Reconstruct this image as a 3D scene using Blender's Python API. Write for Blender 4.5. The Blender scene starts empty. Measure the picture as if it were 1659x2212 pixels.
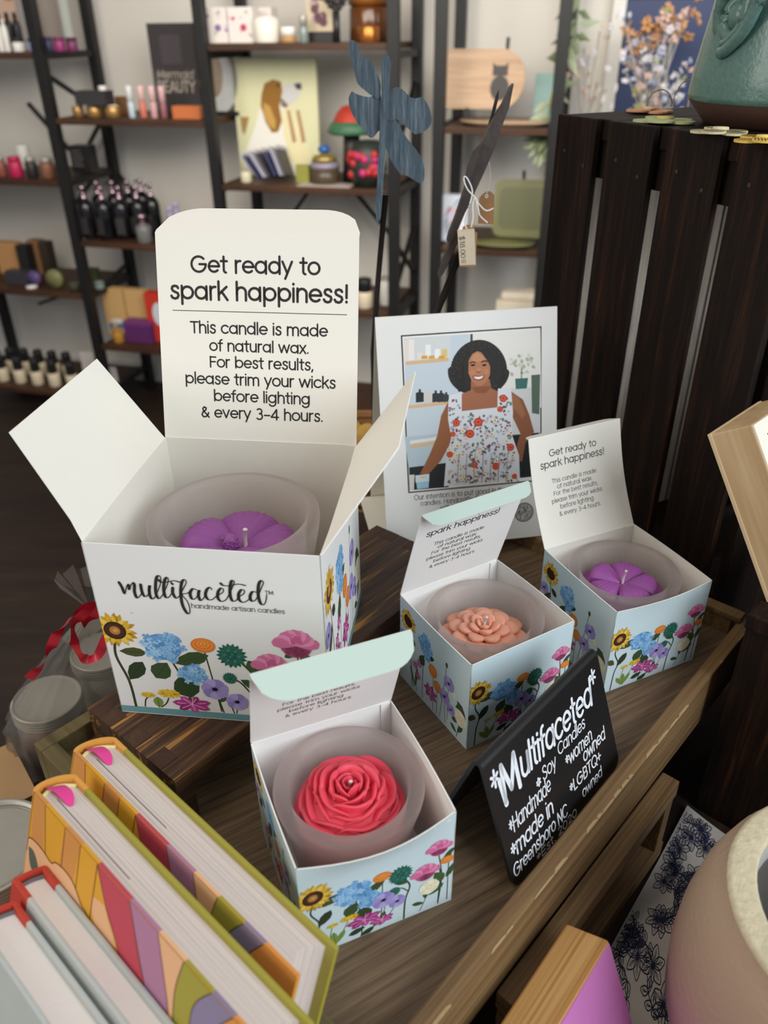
import bpy, bmesh, math, random
from mathutils import Vector as V, Matrix
R = math.radians
rnd = random.Random(7)
C = bpy.context.scene.collection
# ------------------------------------------------------------------ camera, world, lights
W_PX, H_PX, F_PX = 1659, 2212, 1717.747
PITCH, ROLL, CAM_H = R(31.22918), R(0.57561), 0.438604
_f = V((0, math.cos(PITCH), -math.sin(PITCH))); _r0 = V((1, 0, 0)); _d0 = _f.cross(_r0)
CR = _r0*math.cos(ROLL) + _d0*math.sin(ROLL)
CD = _d0*math.cos(ROLL) - _r0*math.sin(ROLL)
cam = bpy.data.cameras.new('camera'); camo = bpy.data.objects.new('camera', cam); C.objects.link(camo)
m3 = Matrix((CR, -CD, -_f)).transposed()
camo.matrix_world = Matrix.Translation((0, 0, CAM_H)) @ m3.to_4x4()
cam.sensor_fit = 'VERTICAL'; cam.sensor_height = 36; cam.lens = F_PX/H_PX*36
cam.clip_start = .01; cam.clip_end = 50
cam.dof.use_dof = True; cam.dof.focus_distance = .56; cam.dof.aperture_fstop = 7.0
sc = bpy.context.scene; sc.camera = camo
sc.view_settings.view_transform = 'Standard'; sc.view_settings.look = 'None'
sc.view_settings.gamma = 1; sc.view_settings.use_curve_mapping = False
sc.view_settings.exposure = 0.06
sc.cycles.use_denoising = True
wd = bpy.data.worlds.new('World'); sc.world = wd; wd.use_nodes = True
wd.node_tree.nodes['Background'].inputs[0].default_value = (.93, .95, 1, 1)
wd.node_tree.nodes['Background'].inputs[1].default_value = .34
def area(name, loc, target, sx, sy, power, col):
    l = bpy.data.lights.new(name, 'AREA'); l.shape = 'RECTANGLE'; l.size = sx; l.size_y = sy
    l.energy = power; l.color = col
    o = bpy.data.objects.new(name, l); C.objects.link(o); o.location = loc
    o.rotation_euler = (V(target)-V(loc)).to_track_quat('-Z', 'Y').to_euler(); return o
# the shop window behind the photographer's right shoulder, a warm ceiling lamp over the table, then added fill lights
area('shop_window_light', (1.5, -.75, 1.05), (.05, .45, 0), 1.3, 1.5, 40, (.86, .93, 1))
area('ceiling_lamp_light', (-.5, .35, 1.6), (-.25, .55, 0), .6, .6, 4, (1, .84, .64))
area('left_fill_light', (-1.7, -.2, .9), (-.05, .45, .05), .9, 1.1, 14, (1, .95, .88))  # added fill that lifts the left-facing sides
area('back_wall_fill_light', (-.25, 1.45, .95), (-.35, 3.2, -.02), 2.2, .7, 38, (1, .93, .84))  # added fill aimed level at the back wall to even it out
area('back_side_fill_light', (1.5, 1.5, .9), (.3, 3.0, -.1), .7, .7, 8, (.86, .93, 1))  # added cool fill for the shelving, from the right

# ------------------------------------------------------------------ helpers
def lin(h):
    h = h.lstrip('#'); o = []
    for i in (0, 2, 4):
        c = int(h[i:i+2], 16)/255
        o.append(c/12.92 if c <= .04045 else ((c+.055)/1.055)**2.4)
    return (*o, 1)
MATS = {}
def mat(name, col='#888888', rough=.5, metal=0, spec=.5, var=0, vscale=20, bump=0, bscale=60, sss=0, emit=None, coat=0):
    if name in MATS: return MATS[name]
    m = bpy.data.materials.new(name); m.use_nodes = True; MATS[name] = m
    nt = m.node_tree; p = nt.nodes['Principled BSDF']
    c = lin(col) if isinstance(col, str) else col
    p.inputs['Base Color'].default_value = c; p.inputs['Roughness'].default_value = rough
    p.inputs['Metallic'].default_value = metal; p.inputs['Specular IOR Level'].default_value = spec
    p.inputs['Coat Weight'].default_value = coat
    if sss:
        p.inputs['Subsurface Weight'].default_value = sss; p.inputs['Subsurface Scale'].default_value = .004
        p.inputs['Subsurface Radius'].default_value = (1, .5, .5)
    tc = nt.nodes.new('ShaderNodeTexCoord')
    if var:
        n = nt.nodes.new('ShaderNodeTexNoise'); n.inputs['Scale'].default_value = vscale; n.inputs['Detail'].default_value = 5
        nt.links.new(tc.outputs['Object'], n.inputs['Vector'])
        mx = nt.nodes.new('ShaderNodeMix'); mx.data_type = 'RGBA'
        mx.inputs[6].default_value = tuple(max(0, x*(1-var)) for x in c[:3])+(1,)
        mx.inputs[7].default_value = tuple(min(1, x*(1+var)) for x in c[:3])+(1,)
        nt.links.new(n.outputs['Fac'], mx.inputs[0]); nt.links.new(mx.outputs[2], p.inputs['Base Color'])
    if bump:
        n2 = nt.nodes.new('ShaderNodeTexNoise'); n2.inputs['Scale'].default_value = bscale; n2.inputs['Detail'].default_value = 4
        nt.links.new(tc.outputs['Object'], n2.inputs['Vector'])
        b = nt.nodes.new('ShaderNodeBump'); b.inputs['Strength'].default_value = bump; b.inputs['Distance'].default_value = .002
        nt.links.new(n2.outputs['Fac'], b.inputs['Height']); nt.links.new(b.outputs['Normal'], p.inputs['Normal'])
    return m
def wood(name, stops, scale=(4, 60, 60), rough=.55, bump=.15, fine=4.0, spec=.35, rot=0, dist=.12):
    """streaky grain; the smallest scale component runs along the grain"""
    if name in MATS: return MATS[name]
    m = bpy.data.materials.new(name); m.use_nodes = True; MATS[name] = m
    nt = m.node_tree; p = nt.nodes['Principled BSDF']; N = nt.nodes.new; L = nt.links.new
    tc = N('ShaderNodeTexCoord'); mp = N('ShaderNodeMapping'); mp.inputs['Scale'].default_value = scale
    mr = N('ShaderNodeMapping'); mr.inputs['Rotation'].default_value = (0, 0, rot); L(tc.outputs['Object'], mr.inputs['Vector']); L(mr.outputs['Vector'], mp.inputs['Vector'])
    n1 = N('ShaderNodeTexNoise'); n1.inputs['Scale'].default_value = 1; n1.inputs['Detail'].default_value = 6; n1.inputs['Distortion'].default_value = dist
    L(mp.outputs['Vector'], n1.inputs['Vector'])
    mp2 = N('ShaderNodeMapping'); mp2.inputs['Scale'].default_value = tuple(s*fine for s in scale); L(mr.outputs['Vector'], mp2.inputs['Vector'])
    n2 = N('ShaderNodeTexNoise'); n2.inputs['Scale'].default_value = 1; n2.inputs['Detail'].default_value = 3; L(mp2.outputs['Vector'], n2.inputs['Vector'])
    ma = N('ShaderNodeMath'); ma.operation = 'MULTIPLY_ADD'; ma.inputs[1].default_value = .35; L(n2.outputs['Fac'], ma.inputs[0]); 
    ms = N('ShaderNodeMath'); ms.operation = 'MULTIPLY'; ms.inputs[1].default_value = .65; L(n1.outputs['Fac'], ms.inputs[0]); L(ms.outputs[0], ma.inputs[2])
    cr = N('ShaderNodeValToRGB'); e = cr.color_ramp.elements
    while len(e) < len(stops): e.new(.5)
    for i, (pos, c) in enumerate(stops): e[i].position = pos; e[i].color = lin(c)
    L(ma.outputs[0], cr.inputs['Fac']); L(cr.outputs['Color'], p.inputs['Base Color'])
    p.inputs['Roughness'].default_value = rough; p.inputs['Specular IOR Level'].default_value = spec
    b = N('ShaderNodeBump'); b.inputs['Strength'].default_value = bump; b.inputs['Distance'].default_value = .001
    L(ma.outputs[0], b.inputs['Height']); L(b.outputs['Normal'], p.inputs['Normal'])
    return m
def print_mat(name='print_ink', rough=.55):
    if name in MATS: return MATS[name]
    m = bpy.data.materials.new(name); m.use_nodes = True; MATS[name] = m
    nt = m.node_tree; p = nt.nodes['Principled BSDF']; a = nt.nodes.new('ShaderNodeAttribute'); a.attribute_name = 'Col'
    nt.links.new(a.outputs['Color'], p.inputs['Base Color']); p.inputs['Roughness'].default_value = rough; p.inputs['Specular IOR Level'].default_value = .25
    return m
def mix_glass(name, dif, tra, ftrans, gloss, rough=.35, fd=.45):
    if name in MATS: return MATS[name]
    m = bpy.data.materials.new(name); m.use_nodes = True; MATS[name] = m
    nt = m.node_tree; N = nt.nodes.new; L = nt.links.new
    out = nt.nodes['Material Output']; nt.nodes.remove(nt.nodes['Principled BSDF'])
    d = N('ShaderNodeBsdfDiffuse'); d.inputs[0].default_value = lin(dif)
    t = N('ShaderNodeBsdfTranslucent'); t.inputs[0].default_value = lin(tra)
    x = N('ShaderNodeBsdfTransparent'); x.inputs[0].default_value = lin(tra)
    g = N('ShaderNodeBsdfGlossy'); g.inputs['Roughness'].default_value = rough
    a = N('ShaderNodeMixShader'); a.inputs[0].default_value = fd; L(t.outputs[0], a.inputs[1]); L(d.outputs[0], a.inputs[2])
    b = N('ShaderNodeMixShader'); b.inputs[0].default_value = ftrans; L(a.outputs[0], b.inputs[1]); L(x.outputs[0], b.inputs[2])
    lw = N('ShaderNodeLayerWeight'); lw.inputs[0].default_value = .25
    mu = N('ShaderNodeMath'); mu.operation = 'MULTIPLY'; mu.inputs[1].default_value = gloss; L(lw.outputs['Fresnel'], mu.inputs[0])
    c = N('ShaderNodeMixShader'); L(mu.outputs[0], c.inputs[0]); L(b.outputs[0], c.inputs[1]); L(g.outputs[0], c.inputs[2])
    L(c.outputs[0], out.inputs[0]); return m

class MB:
    def __init__(s): s.v = []; s.f = []; s.m = []; s.c = []; s.s = []; s.mats = []
    def mi(s, m):
        if m not in s.mats: s.mats.append(m)
        return s.mats.index(m)
    def add(s, verts, faces, m, smooth=False, col=(1, 1, 1, 1)):
        b = len(s.v); s.v += [tuple(x) for x in verts]; k = s.mi(m)
        for f in faces: s.f.append([b+i for i in f]); s.m.append(k); s.c.append(col); s.s.append(smooth)
    def box(s, lo, hi, m, M=None, col=(1, 1, 1, 1)):
        (a, b, c), (d, e, f) = lo, hi
        vs = [V(p) for p in ((a,b,c),(d,b,c),(d,e,c),(a,e,c),(a,b,f),(d,b,f),(d,e,f),(a,e,f))]
        if M: vs = [M @ p for p in vs]
        s.add(vs, [(3,2,1,0),(4,5,6,7),(0,1,5,4),(1,2,6,5),(2,3,7,6),(3,0,4,7)], m, False, col)
    def bbox(s, lo, hi, m, bev=.001, M=None):
        """box with chamfered edges"""
        bm = bmesh.new(); bmesh.ops.create_cube(bm, size=1)
        for v in bm.verts: v.co = V([(lo[i]+hi[i])/2 + v.co[i]*(hi[i]-lo[i]) for i in range(3)])
        bmesh.ops.bevel(bm, geom=bm.edges[:], offset=bev, segments=2, affect='EDGES', profile=.6)
        s.bm(bm, m, M)
    def bm(s, bm, m, M=None, smooth=False):
        bm.verts.index_update(); s.add([(M @ v.co) if M else v.co.copy() for v in bm.verts], [[v.index for v in f.verts] for f in bm.faces], m, smooth); bm.free()
    def lathe(s, prof, m, n=32, c=(0, 0, 0), M=None, closed=False, cap=True, smooth=True):
        vs = []; fs = []; k = len(prof)
        for i in range(n):
            a = 2*math.pi*i/n
            for r, z in prof:
                p = V((c[0]+r*math.cos(a), c[1]+r*math.sin(a), c[2]+z)); vs.append(M @ p if M else p)
        for i in range(n):
            j = (i+1) % n
            for q in range(k if closed else k-1):
                t = (q+1) % k; fs.append((i*k+q, j*k+q, j*k+t, i*k+t))
        if cap and not closed:
            if prof[0][0] > 1e-6: fs.append([i*k for i in range(n)][::-1])
            if prof[-1][0] > 1e-6: fs.append([i*k+k-1 for i in range(n)])
        s.add(vs, fs, m, smooth)
    def tube(s, pts, r, m, n=8, cap=True):
        pts = [V(p) for p in pts]; rs = r if isinstance(r, (list, tuple)) else [r]*len(pts)
        vs = []; fs = []; up = V((0, 0, 1))
        for i, p in enumerate(pts):
            t = (pts[min(i+1, len(pts)-1)]-pts[max(i-1, 0)]).normalized()
            a = t.cross(up if abs(t.dot(up)) < .95 else V((1, 0, 0))).normalized(); b = t.cross(a)
            vs += [p+a*rs[i]*math.cos(2*math.pi*k/n)+b*rs[i]*math.sin(2*math.pi*k/n) for k in range(n)]
        for i in range(len(pts)-1):
            for k in range(n): fs.append((i*n+k, i*n+(k+1) % n, (i+1)*n+(k+1) % n, (i+1)*n+k))
        if cap: fs.append(list(range(n))); fs.append([(len(pts)-1)*n+k for k in range(n)][::-1])
        s.add(vs, fs, m, True)
    def bar(s, a, b, w, h, m, side=None):
        a, b = V(a), V(b); t = (b-a).normalized(); sd = V(side) if side else (t.cross(V((0, 0, 1))) if abs(t.z) < .99 else V((1, 0, 0)))
        sd = (sd-t*sd.dot(t)).normalized(); u = t.cross(sd)
        M = Matrix((t, sd, u)).transposed().to_4x4(); M.translation = a
        s.box((0, -w/2, -h/2), ((b-a).length, w/2, h/2), m, M)
    def prism(s, pts, z0, z1, m, M=None, smooth=False, msides=None):
        n = len(pts); vs = [V((x, y, z0)) for x, y in pts]+[V((x, y, z1)) for x, y in pts]
        if M: vs = [M @ p for p in vs]
        s.add(vs, [list(range(n))[::-1], list(range(n, 2*n))], m)
        s.add(vs, [(i, (i+1) % n, n+(i+1) % n, n+i) for i in range(n)], msides or m, smooth)
    def grid(s, fn, nu, nv, m, smooth=True, flip=False, closeu=False):
        vs = [fn(i/nu, j/nv) for i in range(nu+1) for j in range(nv+1)]
        fs = []
        for i in range(nu):
            for j in range(nv):
                q = (i*(nv+1)+j, (i+1)*(nv+1)+j, (i+1)*(nv+1)+j+1, i*(nv+1)+j+1); fs.append(q[::-1] if flip else q)
        s.add(vs, fs, m, smooth)
    def ell(s, c, r, m, M=None, n=10, k=7):
        prof = [(max(1e-7, math.sin(math.pi*i/k)), -math.cos(math.pi*i/k)) for i in range(k+1)]
        T = Matrix.Translation(c) @ (M or Matrix()) @ Matrix.Diagonal((*r, 1)); s.lathe(prof, m, n, M=T, cap=False)
    def build(s, name, parent=None, bevel=0, solid=0):
        me = bpy.data.meshes.new(name); me.from_pydata(s.v, [], s.f)
        for m in s.mats: me.materials.append(m)
        me.polygons.foreach_set('material_index', s.m); me.polygons.foreach_set('use_smooth', s.s)
        at = me.color_attributes.new('Col', 'FLOAT_COLOR', 'CORNER'); buf = []
        for p in me.polygons: buf += list(s.c[p.index])*p.loop_total
        at.data.foreach_set('color', buf); me.update()
        o = bpy.data.objects.new(name, me); C.objects.link(o)
        if parent: o.parent = parent
        if bevel:
            b = o.modifiers.new('bevel', 'BEVEL'); b.width = bevel; b.segments = 2; b.limit_method = 'ANGLE'
        return o
def tag(o, label, cat, group=None, kind=None):
    if label: o['label'] = label
    if cat: o['category'] = cat
    if group: o['group'] = group
    if kind: o['kind'] = kind
    return o
def thing(name, label, cat, loc=(0, 0, 0), rotz=0, group=None):
    o = bpy.data.objects.new(name, None); C.objects.link(o); o.empty_display_size = .02
    o.location = loc; o.rotation_euler = (0, 0, rotz); return tag(o, label, cat, group)
def copy_thing(src, loc, rotz, label, group=None, scale=None):
    r = src.copy(); C.objects.link(r); r.location = loc; r.rotation_euler = (0, 0, rotz); r['label'] = label
    if group: r['group'] = group
    if scale: r.scale = scale
    for ch in src.children:
        c = ch.copy(); C.objects.link(c); c.parent = r
        for g in ch.children:
            d = g.copy(); C.objects.link(d); d.parent = c
    return r
def ray(px, py): return (CR*((px-W_PX/2)/F_PX) + CD*((py-H_PX/2)/F_PX) + _f)
def atZ(px, py, z): d = ray(px, py); return V((0, 0, CAM_H)) + d*((z-CAM_H)/d.z)
def atY(px, py, y): d = ray(px, py); return V((0, 0, CAM_H)) + d*(y/d.y)
def cat(pts, n=6):
    out = []
    P = [V(p).to_2d() if len(p) == 2 else V(p) for p in pts]
    for i in range(len(P)-1):
        a, b, c, d = P[max(i-1, 0)], P[i], P[i+1], P[min(i+2, len(P)-1)]
        for k in range(n):
            t = k/n; out.append(.5*((2*b)+(c-a)*t+(2*a-5*b+4*c-d)*t*t+(3*b-a-3*c+d)*t**3))
    return out+[P[-1]]
INK = print_mat()
# ------------------------------------------------------------------ lettering
def arc(cx, cy, r, a0, a1, ry=None):
    n = max(3, int(abs(a1-a0)/14)); ry = ry or r
    return [(cx+r*math.cos(R(a0+(a1-a0)*i/n)), cy+ry*math.sin(R(a0+(a1-a0)*i/n))) for i in range(n+1)]
_b = .235; _S = [(.36,.44),(.32,.505),(.22,.53),(.12,.495),(.09,.41),(.13,.33),(.23,.28),(.34,.23),(.37,.14),(.32,.045),(.22,.01),(.11,.04),(.06,.12)]
_SC = [(.48,.57),(.42,.66),(.29,.70),(.15,.65),(.10,.54),(.16,.42),(.3,.36),(.45,.30),(.51,.17),(.44,.05),(.29,0),(.14,.04),(.07,.15)]
GL = {
 'a': ([arc(.28,.27,_b,0,360), [(.515,.53),(.515,0)]], .6), 'o': ([arc(.285,.27,_b+.01,0,360)], .57),
 'b': ([[(.075,.74),(.075,0)], arc(.31,.27,_b,0,360)], .6), 'd': ([arc(.28,.27,_b,0,360), [(.515,.74),(.515,0)]], .6),
 'p': ([[(.075,.53),(.075,-.2)], arc(.31,.27,_b,0,360)], .6), 'q': ([arc(.28,.27,_b,0,360), [(.515,.53),(.515,-.2)]], .6),
 'g': ([arc(.28,.27,_b,0,360), [(.515,.53),(.515,.02)]+arc(.285,.02,.23,0,-150)], .6),
 'c': ([arc(.285,.27,.24,42,318)], .52), 'e': ([[(.05,.27),(.52,.27)]+arc(.285,.27,.235,4,315)], .56),
 'h': ([[(.07,.74),(.07,0)], [(.07,.25)]+arc(.26,.33,.19,180,0)+[(.45,0)]], .52),
 'n': ([[(.07,.53),(.07,0)], [(.07,.25)]+arc(.26,.33,.19,180,0)+[(.45,0)]], .52),
 'm': ([[(.07,.53),(.07,0)], [(.07,.25)]+arc(.24,.35,.17,180,0)+[(.41,0)], [(.41,.25)]+arc(.58,.35,.17,180,0)+[(.75,0)]], .83),
 'u': ([[(.07,.53),(.07,.2)]+arc(.26,.2,.19,180,360)+[(.45,.53)], [(.45,.53),(.45,0)]], .53),
 'r': ([[(.07,.53),(.07,0)], [(.07,.25)]+arc(.25,.34,.18,180,80)], .33), 's': ([_S], .43),
 't': ([[(.16,.69),(.16,.12)]+arc(.27,.12,.11,180,262), [(.03,.5),(.31,.5)]], .34),
 'f': ([arc(.28,.6,.13,85,180)+[(.15,0)], [(.03,.5),(.31,.5)]], .33), 'i': ([[(.07,.53),(.07,0)], [(.07,.69),(.07,.71)]], .15),
 'l': ([[(.07,.74),(.07,0)]], .15), 'k': ([[(.07,.74),(.07,0)], [(.41,.53),(.09,.24)], [(.2,.33),(.44,0)]], .47),
 'w': ([[(.03,.53),(.2,.02),(.38,.5),(.56,.02),(.73,.53)]], .77), 'v': ([[(.03,.53),(.24,.02),(.45,.53)]], .49),
 'x': ([[(.04,.53),(.42,0)], [(.42,.53),(.04,0)]], .47), 'y': ([[(.03,.53),(.245,.03)], [(.46,.53),(.15,-.2)]], .5),
 'G': ([arc(.38,.35,.33,45,360)+[(.42,.35)]], .78), 'T': ([[(.02,.68),(.5,.68)], [(.26,.68),(.26,0)]], .53),
 'F': ([[(.08,.7),(.08,0)], [(.08,.67),(.45,.67)], [(.08,.36),(.41,.36)]], .5), 'O': ([arc(.39,.35,.34,0,360)], .78),
 'H': ([[(.08,.7),(.08,0)], [(.58,.7),(.58,0)], [(.08,.36),(.58,.36)]], .67), 'M': ([[(.08,0),(.12,.7),(.4,.12),(.68,.7),(.74,0)]], .82),
 'S': ([_SC], .58), 'L': ([[(.08,.7),(.08,.03),(.42,.03)]], .46), 'C': ([arc(.38,.35,.33,42,318)], .68),
 'B': ([[(.08,.7),(.08,0)], [(.08,.68),(.3,.68)]+arc(.3,.52,.16,90,-90)+[(.08,.36)], [(.3,.36)]+arc(.32,.19,.18,90,-90)+[(.08,.01)]], .56),
 'Q': ([arc(.39,.35,.34,0,360), [(.45,.2),(.72,-.04)]], .78), 'E': ([[(.47,.68),(.08,.68),(.08,.02),(.47,.02)], [(.08,.36),(.42,.36)]], .53),
 'N': ([[(.08,0),(.08,.7),(.56,0),(.56,.7)]], .65), 'A': ([[(.03,0),(.32,.7),(.6,0)], [(.13,.22),(.5,.22)]], .64),
 'U': ([[(.08,.7),(.08,.25)]+arc(.31,.25,.23,180,360)+[(.54,.7)]], .63), 'Y': ([[(.03,.7),(.29,.33),(.55,.7)], [(.29,.33),(.29,0)]], .58),
 '!': ([[(.1,.7),(.1,.2)], [(.1,.03),(.1,.05)]], .2), '.': ([[(.08,.03),(.08,.05)]], .17), ',': ([[(.1,.05),(.05,-.1)]], .18),
 '-': ([[(.05,.27),(.4,.27)]], .45), '+': ([[(.05,.3),(.45,.3)], [(.25,.5),(.25,.1)]], .5),
 '3': ([arc(.25,.52,.17,140,-80)+arc(.25,.19,.2,85,-140)], .53), '4': ([[(.4,0),(.4,.68),(.04,.17),(.52,.17)]], .57),
 '&': ([[(.55,0),(.16,.45),(.14,.58),(.24,.68),(.36,.62),(.35,.5),(.12,.3),(.07,.16),(.17,.02),(.33,.03),(.46,.14),(.52,.3)]], .6),
 '0': ([arc(.27,.35,.21,0,360,.33)], .54), '1': ([[(.05,.58),(.2,.7),(.2,0)]], .32), '2': ([arc(.24,.51,.18,160,-30)+[(.06,.02),(.44,.02)]], .5),
 '8': ([arc(.26,.52,.16,0,360), arc(.26,.18,.19,0,360)], .52), '$': ([_SC, [(.29,.8),(.29,-.1)]], .6),
 '*': ([[(.2,.62),(.2,.22)], [(.04,.5),(.36,.33)], [(.04,.33),(.36,.5)]], .42), ' ': ([], .27), '?': ([], .3)}
def text_strokes(t, track=.02):
    x = 0; out = []
    for ch in t:
        g, adv = GL.get(ch, GL['?'])
        for st in g: out.append([(x+p[0], p[1]) for p in st])
        x += adv+track
    return out, x-track
def ribbon(mb, pts, hw, fn, m, col, smooth=True):
    """flat stroke with round ends; fn maps 2-D to 3-D; hw half width, a number or one per point"""
    P = [V(p).to_2d() for p in pts]
    Q = [P[0]]
    for p in P[1:]:
        if (p-Q[-1]).length > 1e-6: Q.append(p)
    if len(Q) < 2: return
    if not isinstance(hw, list):                                  # sharp corners: two strokes with round ends
        for i in range(1, len(Q)-1):
            if (Q[i]-Q[i-1]).normalized().dot((Q[i+1]-Q[i]).normalized()) < .55:
                ribbon(mb, Q[:i+1], hw, fn, m, col); ribbon(mb, Q[i:], hw, fn, m, col); return
    n = len(Q); hs = hw if isinstance(hw, list) else [hw]*n
    if len(hs) != n: hs = [hs[min(i, len(hs)-1)] for i in range(n)]
    L = []; Rr = []
    for i in range(n):
        a = (Q[i]-Q[i-1]).normalized() if i else (Q[1]-Q[0]).normalized()
        b = (Q[i+1]-Q[i]).normalized() if i < n-1 else a
        t = a+b
        t = a if t.length < .35 else t.normalized()
        nn = V((-t.y, t.x)); k = hs[i]/max(.6, nn.dot(V((-a.y, a.x))))
        L.append(Q[i]+nn*k); Rr.append(Q[i]-nn*k)
    vs = [fn(p) for p in L]+[fn(p) for p in Rr]
    mb.add(vs, [(i, n+i, n+i+1, i+1) for i in range(n-1)], m, False, col)
    for c, h, d in ((Q[0], hs[0], Q[0]-Q[1]), (Q[-1], hs[-1], Q[-1]-Q[-2])):
        a0 = math.atan2(d.y, d.x)
        mb.add([fn(c+V((math.cos(a0+R(x)), math.sin(a0+R(x))))*h) for x in range(-90, 91, 30)], [tuple(range(7))], m, False, col)
def write(mb, t, fn, x0, x1, y, m, col, weight=.085, h=None, slant=0, jitter=0, align='fit'):
    """text from x0 to x1 on baseline y (2-D units of fn); h = height of one em, default from width"""
    st, w = text_strokes(t); sx = (x1-x0)/w; sy = h or sx
    for s in st:
        j = rnd.uniform(-jitter, jitter)*sy
        pts = [(x0+p[0]*sx+slant*p[1]*sy, y+p[1]*sy+j) for p in s]
        ribbon(mb, pts, weight/2*min(sx, sy) if h else weight/2*sx, fn, m, col)

# ------------------------------------------------------------------ printed flowers (2-D polygons with a colour and a layer)
class Print:
    def __init__(s, seed=1): s.p = []; s.k = 0; s.r = random.Random(seed)
    def poly(s, pts, col, l=None):
        s.k += 1; s.p.append((pts, lin(col), s.k))
    def ell(s, x, y, a, b, col, rot=0, n=18):
        c, d = math.cos(R(rot)), math.sin(R(rot))
        s.poly([(x+a*math.cos(2*math.pi*i/n)*c-b*math.sin(2*math.pi*i/n)*d, y+a*math.cos(2*math.pi*i/n)*d+b*math.sin(2*math.pi*i/n)*c) for i in range(n)], col)
    def petal(s, x, y, ang, l, w, col, tip=.6, base=0):
        c, d = math.cos(R(ang)), math.sin(R(ang))
        pr = [(base,0),(.25,.35),(.55,.5),(.8,.38),(1,0),(.8,-.38),(.55,-.5),(.25,-.35)] if tip < .8 else [(base,0),(.3,.3),(.65,.5),(.92,.42),(1.02,.1),(.98,-.15),(.9,-.42),(.6,-.5),(.3,-.3)]
        s.poly([(x+l*u*c-w*v*d, y+l*u*d+w*v*c) for u, v in pr], col)
    def leaf(s, x, y, ang, l, w, col='#3e4a2c'):
        s.petal(x, y, ang, l, w, col); c, d = math.cos(R(ang)), math.sin(R(ang))
        s.line([(x, y), (x+l*.9*c, y+l*.9*d)], .0022, '#2a3320')
    def line(s, pts, w, col):
        pts = [V(p) for p in pts]; L = []; Q = []
        for i, p in enumerate(pts):
            t = (pts[min(i+1, len(pts)-1)]-pts[max(i-1, 0)]).normalized(); n = V((-t.y, t.x))*w/2; L.append(p+n); Q.append(p-n)
        for i in range(len(pts)-1):
            s.poly([tuple(L[i]), tuple(L[i+1]), tuple(Q[i+1]), tuple(Q[i])], col)
            s.k -= 1
        s.k += 1
    def stem(s, pts, w=.008, col='#3b4128'): s.line(cat(pts, 5), w, col)
    def sunflower(s, x, y, r, sy=1):
        for n, rr, cols in ((17, 1, ('#c89a2e', '#b98a2a', '#d3a637')), (13, .86, ('#e6bd3f', '#d9ab35', '#e9c85a'))):
            for i in range(n):
                s.petal(x, y, 360/n*i+s.r.uniform(-6, 6), r*rr*s.r.uniform(.9, 1.08), r*.3, cols[i % 3]); s.k -= 1
            s.k += 1
        s.ell(x, y, r*.52, r*.5*sy, '#38221a'); s.ell(x, y, r*.44, r*.42*sy, '#4a2d1f'); s.ell(x, y, r*.25, r*.24*sy, '#b57a3c'); s.ell(x+r*.02, y, r*.12, r*.1, '#d09a58')
    def hydrangea(s, x, y, a, b):
        s.ell(x, y, a*.86, b*.86, '#5b8fc0')
        for i in range(44):
            t = s.r.uniform(0, 6.283); q = math.sqrt(s.r.random())*.92
            cx, cy = x+a*q*math.cos(t), y+b*q*math.sin(t); col = s.r.choice(['#8fbfe4', '#79aedb', '#a4cdec', '#86b7df', '#6ba2d2'])
            o = s.r.uniform(0, 90); z = min(a, b)*.2
            for k in range(4):
                s.petal(cx, cy, o+90*k, z*1.15, z*.95, col, 1); s.k -= 1
            s.k += 1; s.ell(cx, cy, z*.16, z*.16, '#3f74ab', n=6)
            if i % 3 == 0: s.line([(cx, cy), (cx+z*math.cos(R(o+45)), cy+z*math.sin(R(o+45)))], .003, '#426f9d')
    def ranunculus(s, x, y, a, b):
        s.ell(x, y, a, b, '#d87a2c'); s.ell(x, y+b*.08, a*.88, b*.8, '#e8893a'); s.ell(x-a*.02, y+b*.12, a*.66, b*.6, '#d67527'); s.ell(x, y+b*.15, a*.56, b*.5, '#ec9445')
        s.ell(x, y+b*.18, a*.36, b*.32, '#d0701f'); s.ell(x, y+b*.2, a*.27, b*.24, '#f0a052'); s.ell(x, y+b*.2, a*.1, b*.09, '#c86a1e')
    def dahlia(s, x, y, r, sy=.9):
        for n, rr, col in ((18, 1, '#23574b'), (16, .8, '#2f6d5d'), (12, .58, '#3f8270'), (8, .36, '#2b6454'), (5, .2, '#4c9480')):
            for i in range(n):
                s.petal(x, y, 360/n*i+rr*40, r*rr, r*.3, col if i % 2 else '#2c6656'); s.k -= 1
            s.k += 1
    def peony(s, x, y, r, c=('#b84f78', '#d4709a', '#e58fb2', '#c95f8a')):
        for i in range(7): s.petal(x, y-.15*r, 200+140*i/6, r*.75, r*.7, c[i % 2], 1); s.k -= 1
        s.k += 1
        for i in range(9): s.petal(x, y-.2*r, 10+160*i/8, r*(.95 if i not in (0, 8) else 1.1), r*.6, c[1+i % 2], 1)
        for i in range(6): s.petal(x+(i-2.5)*r*.12, y-.12*r, 55+14*i, r*.6, r*.42, c[(i+2) % 4], 1)
    def anemone(s, x, y, r, sy=.85):
        for i in range(7): s.petal(x, y, 360/7*i+12, r, r*.85, ('#a494cf', '#9484c2', '#b3a6da')[i % 3], 1)
        s.ell(x, y, r*.24, r*.2, '#2a2338', n=10); s.ell(x, y, r*.12, r*.1, '#14101c', n=8)
        for i in range(9): s.ell(x+r*.34*math.cos(i*.7), y+r*.28*math.sin(i*.7), r*.04, r*.04, '#2a2338', n=5)
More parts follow.
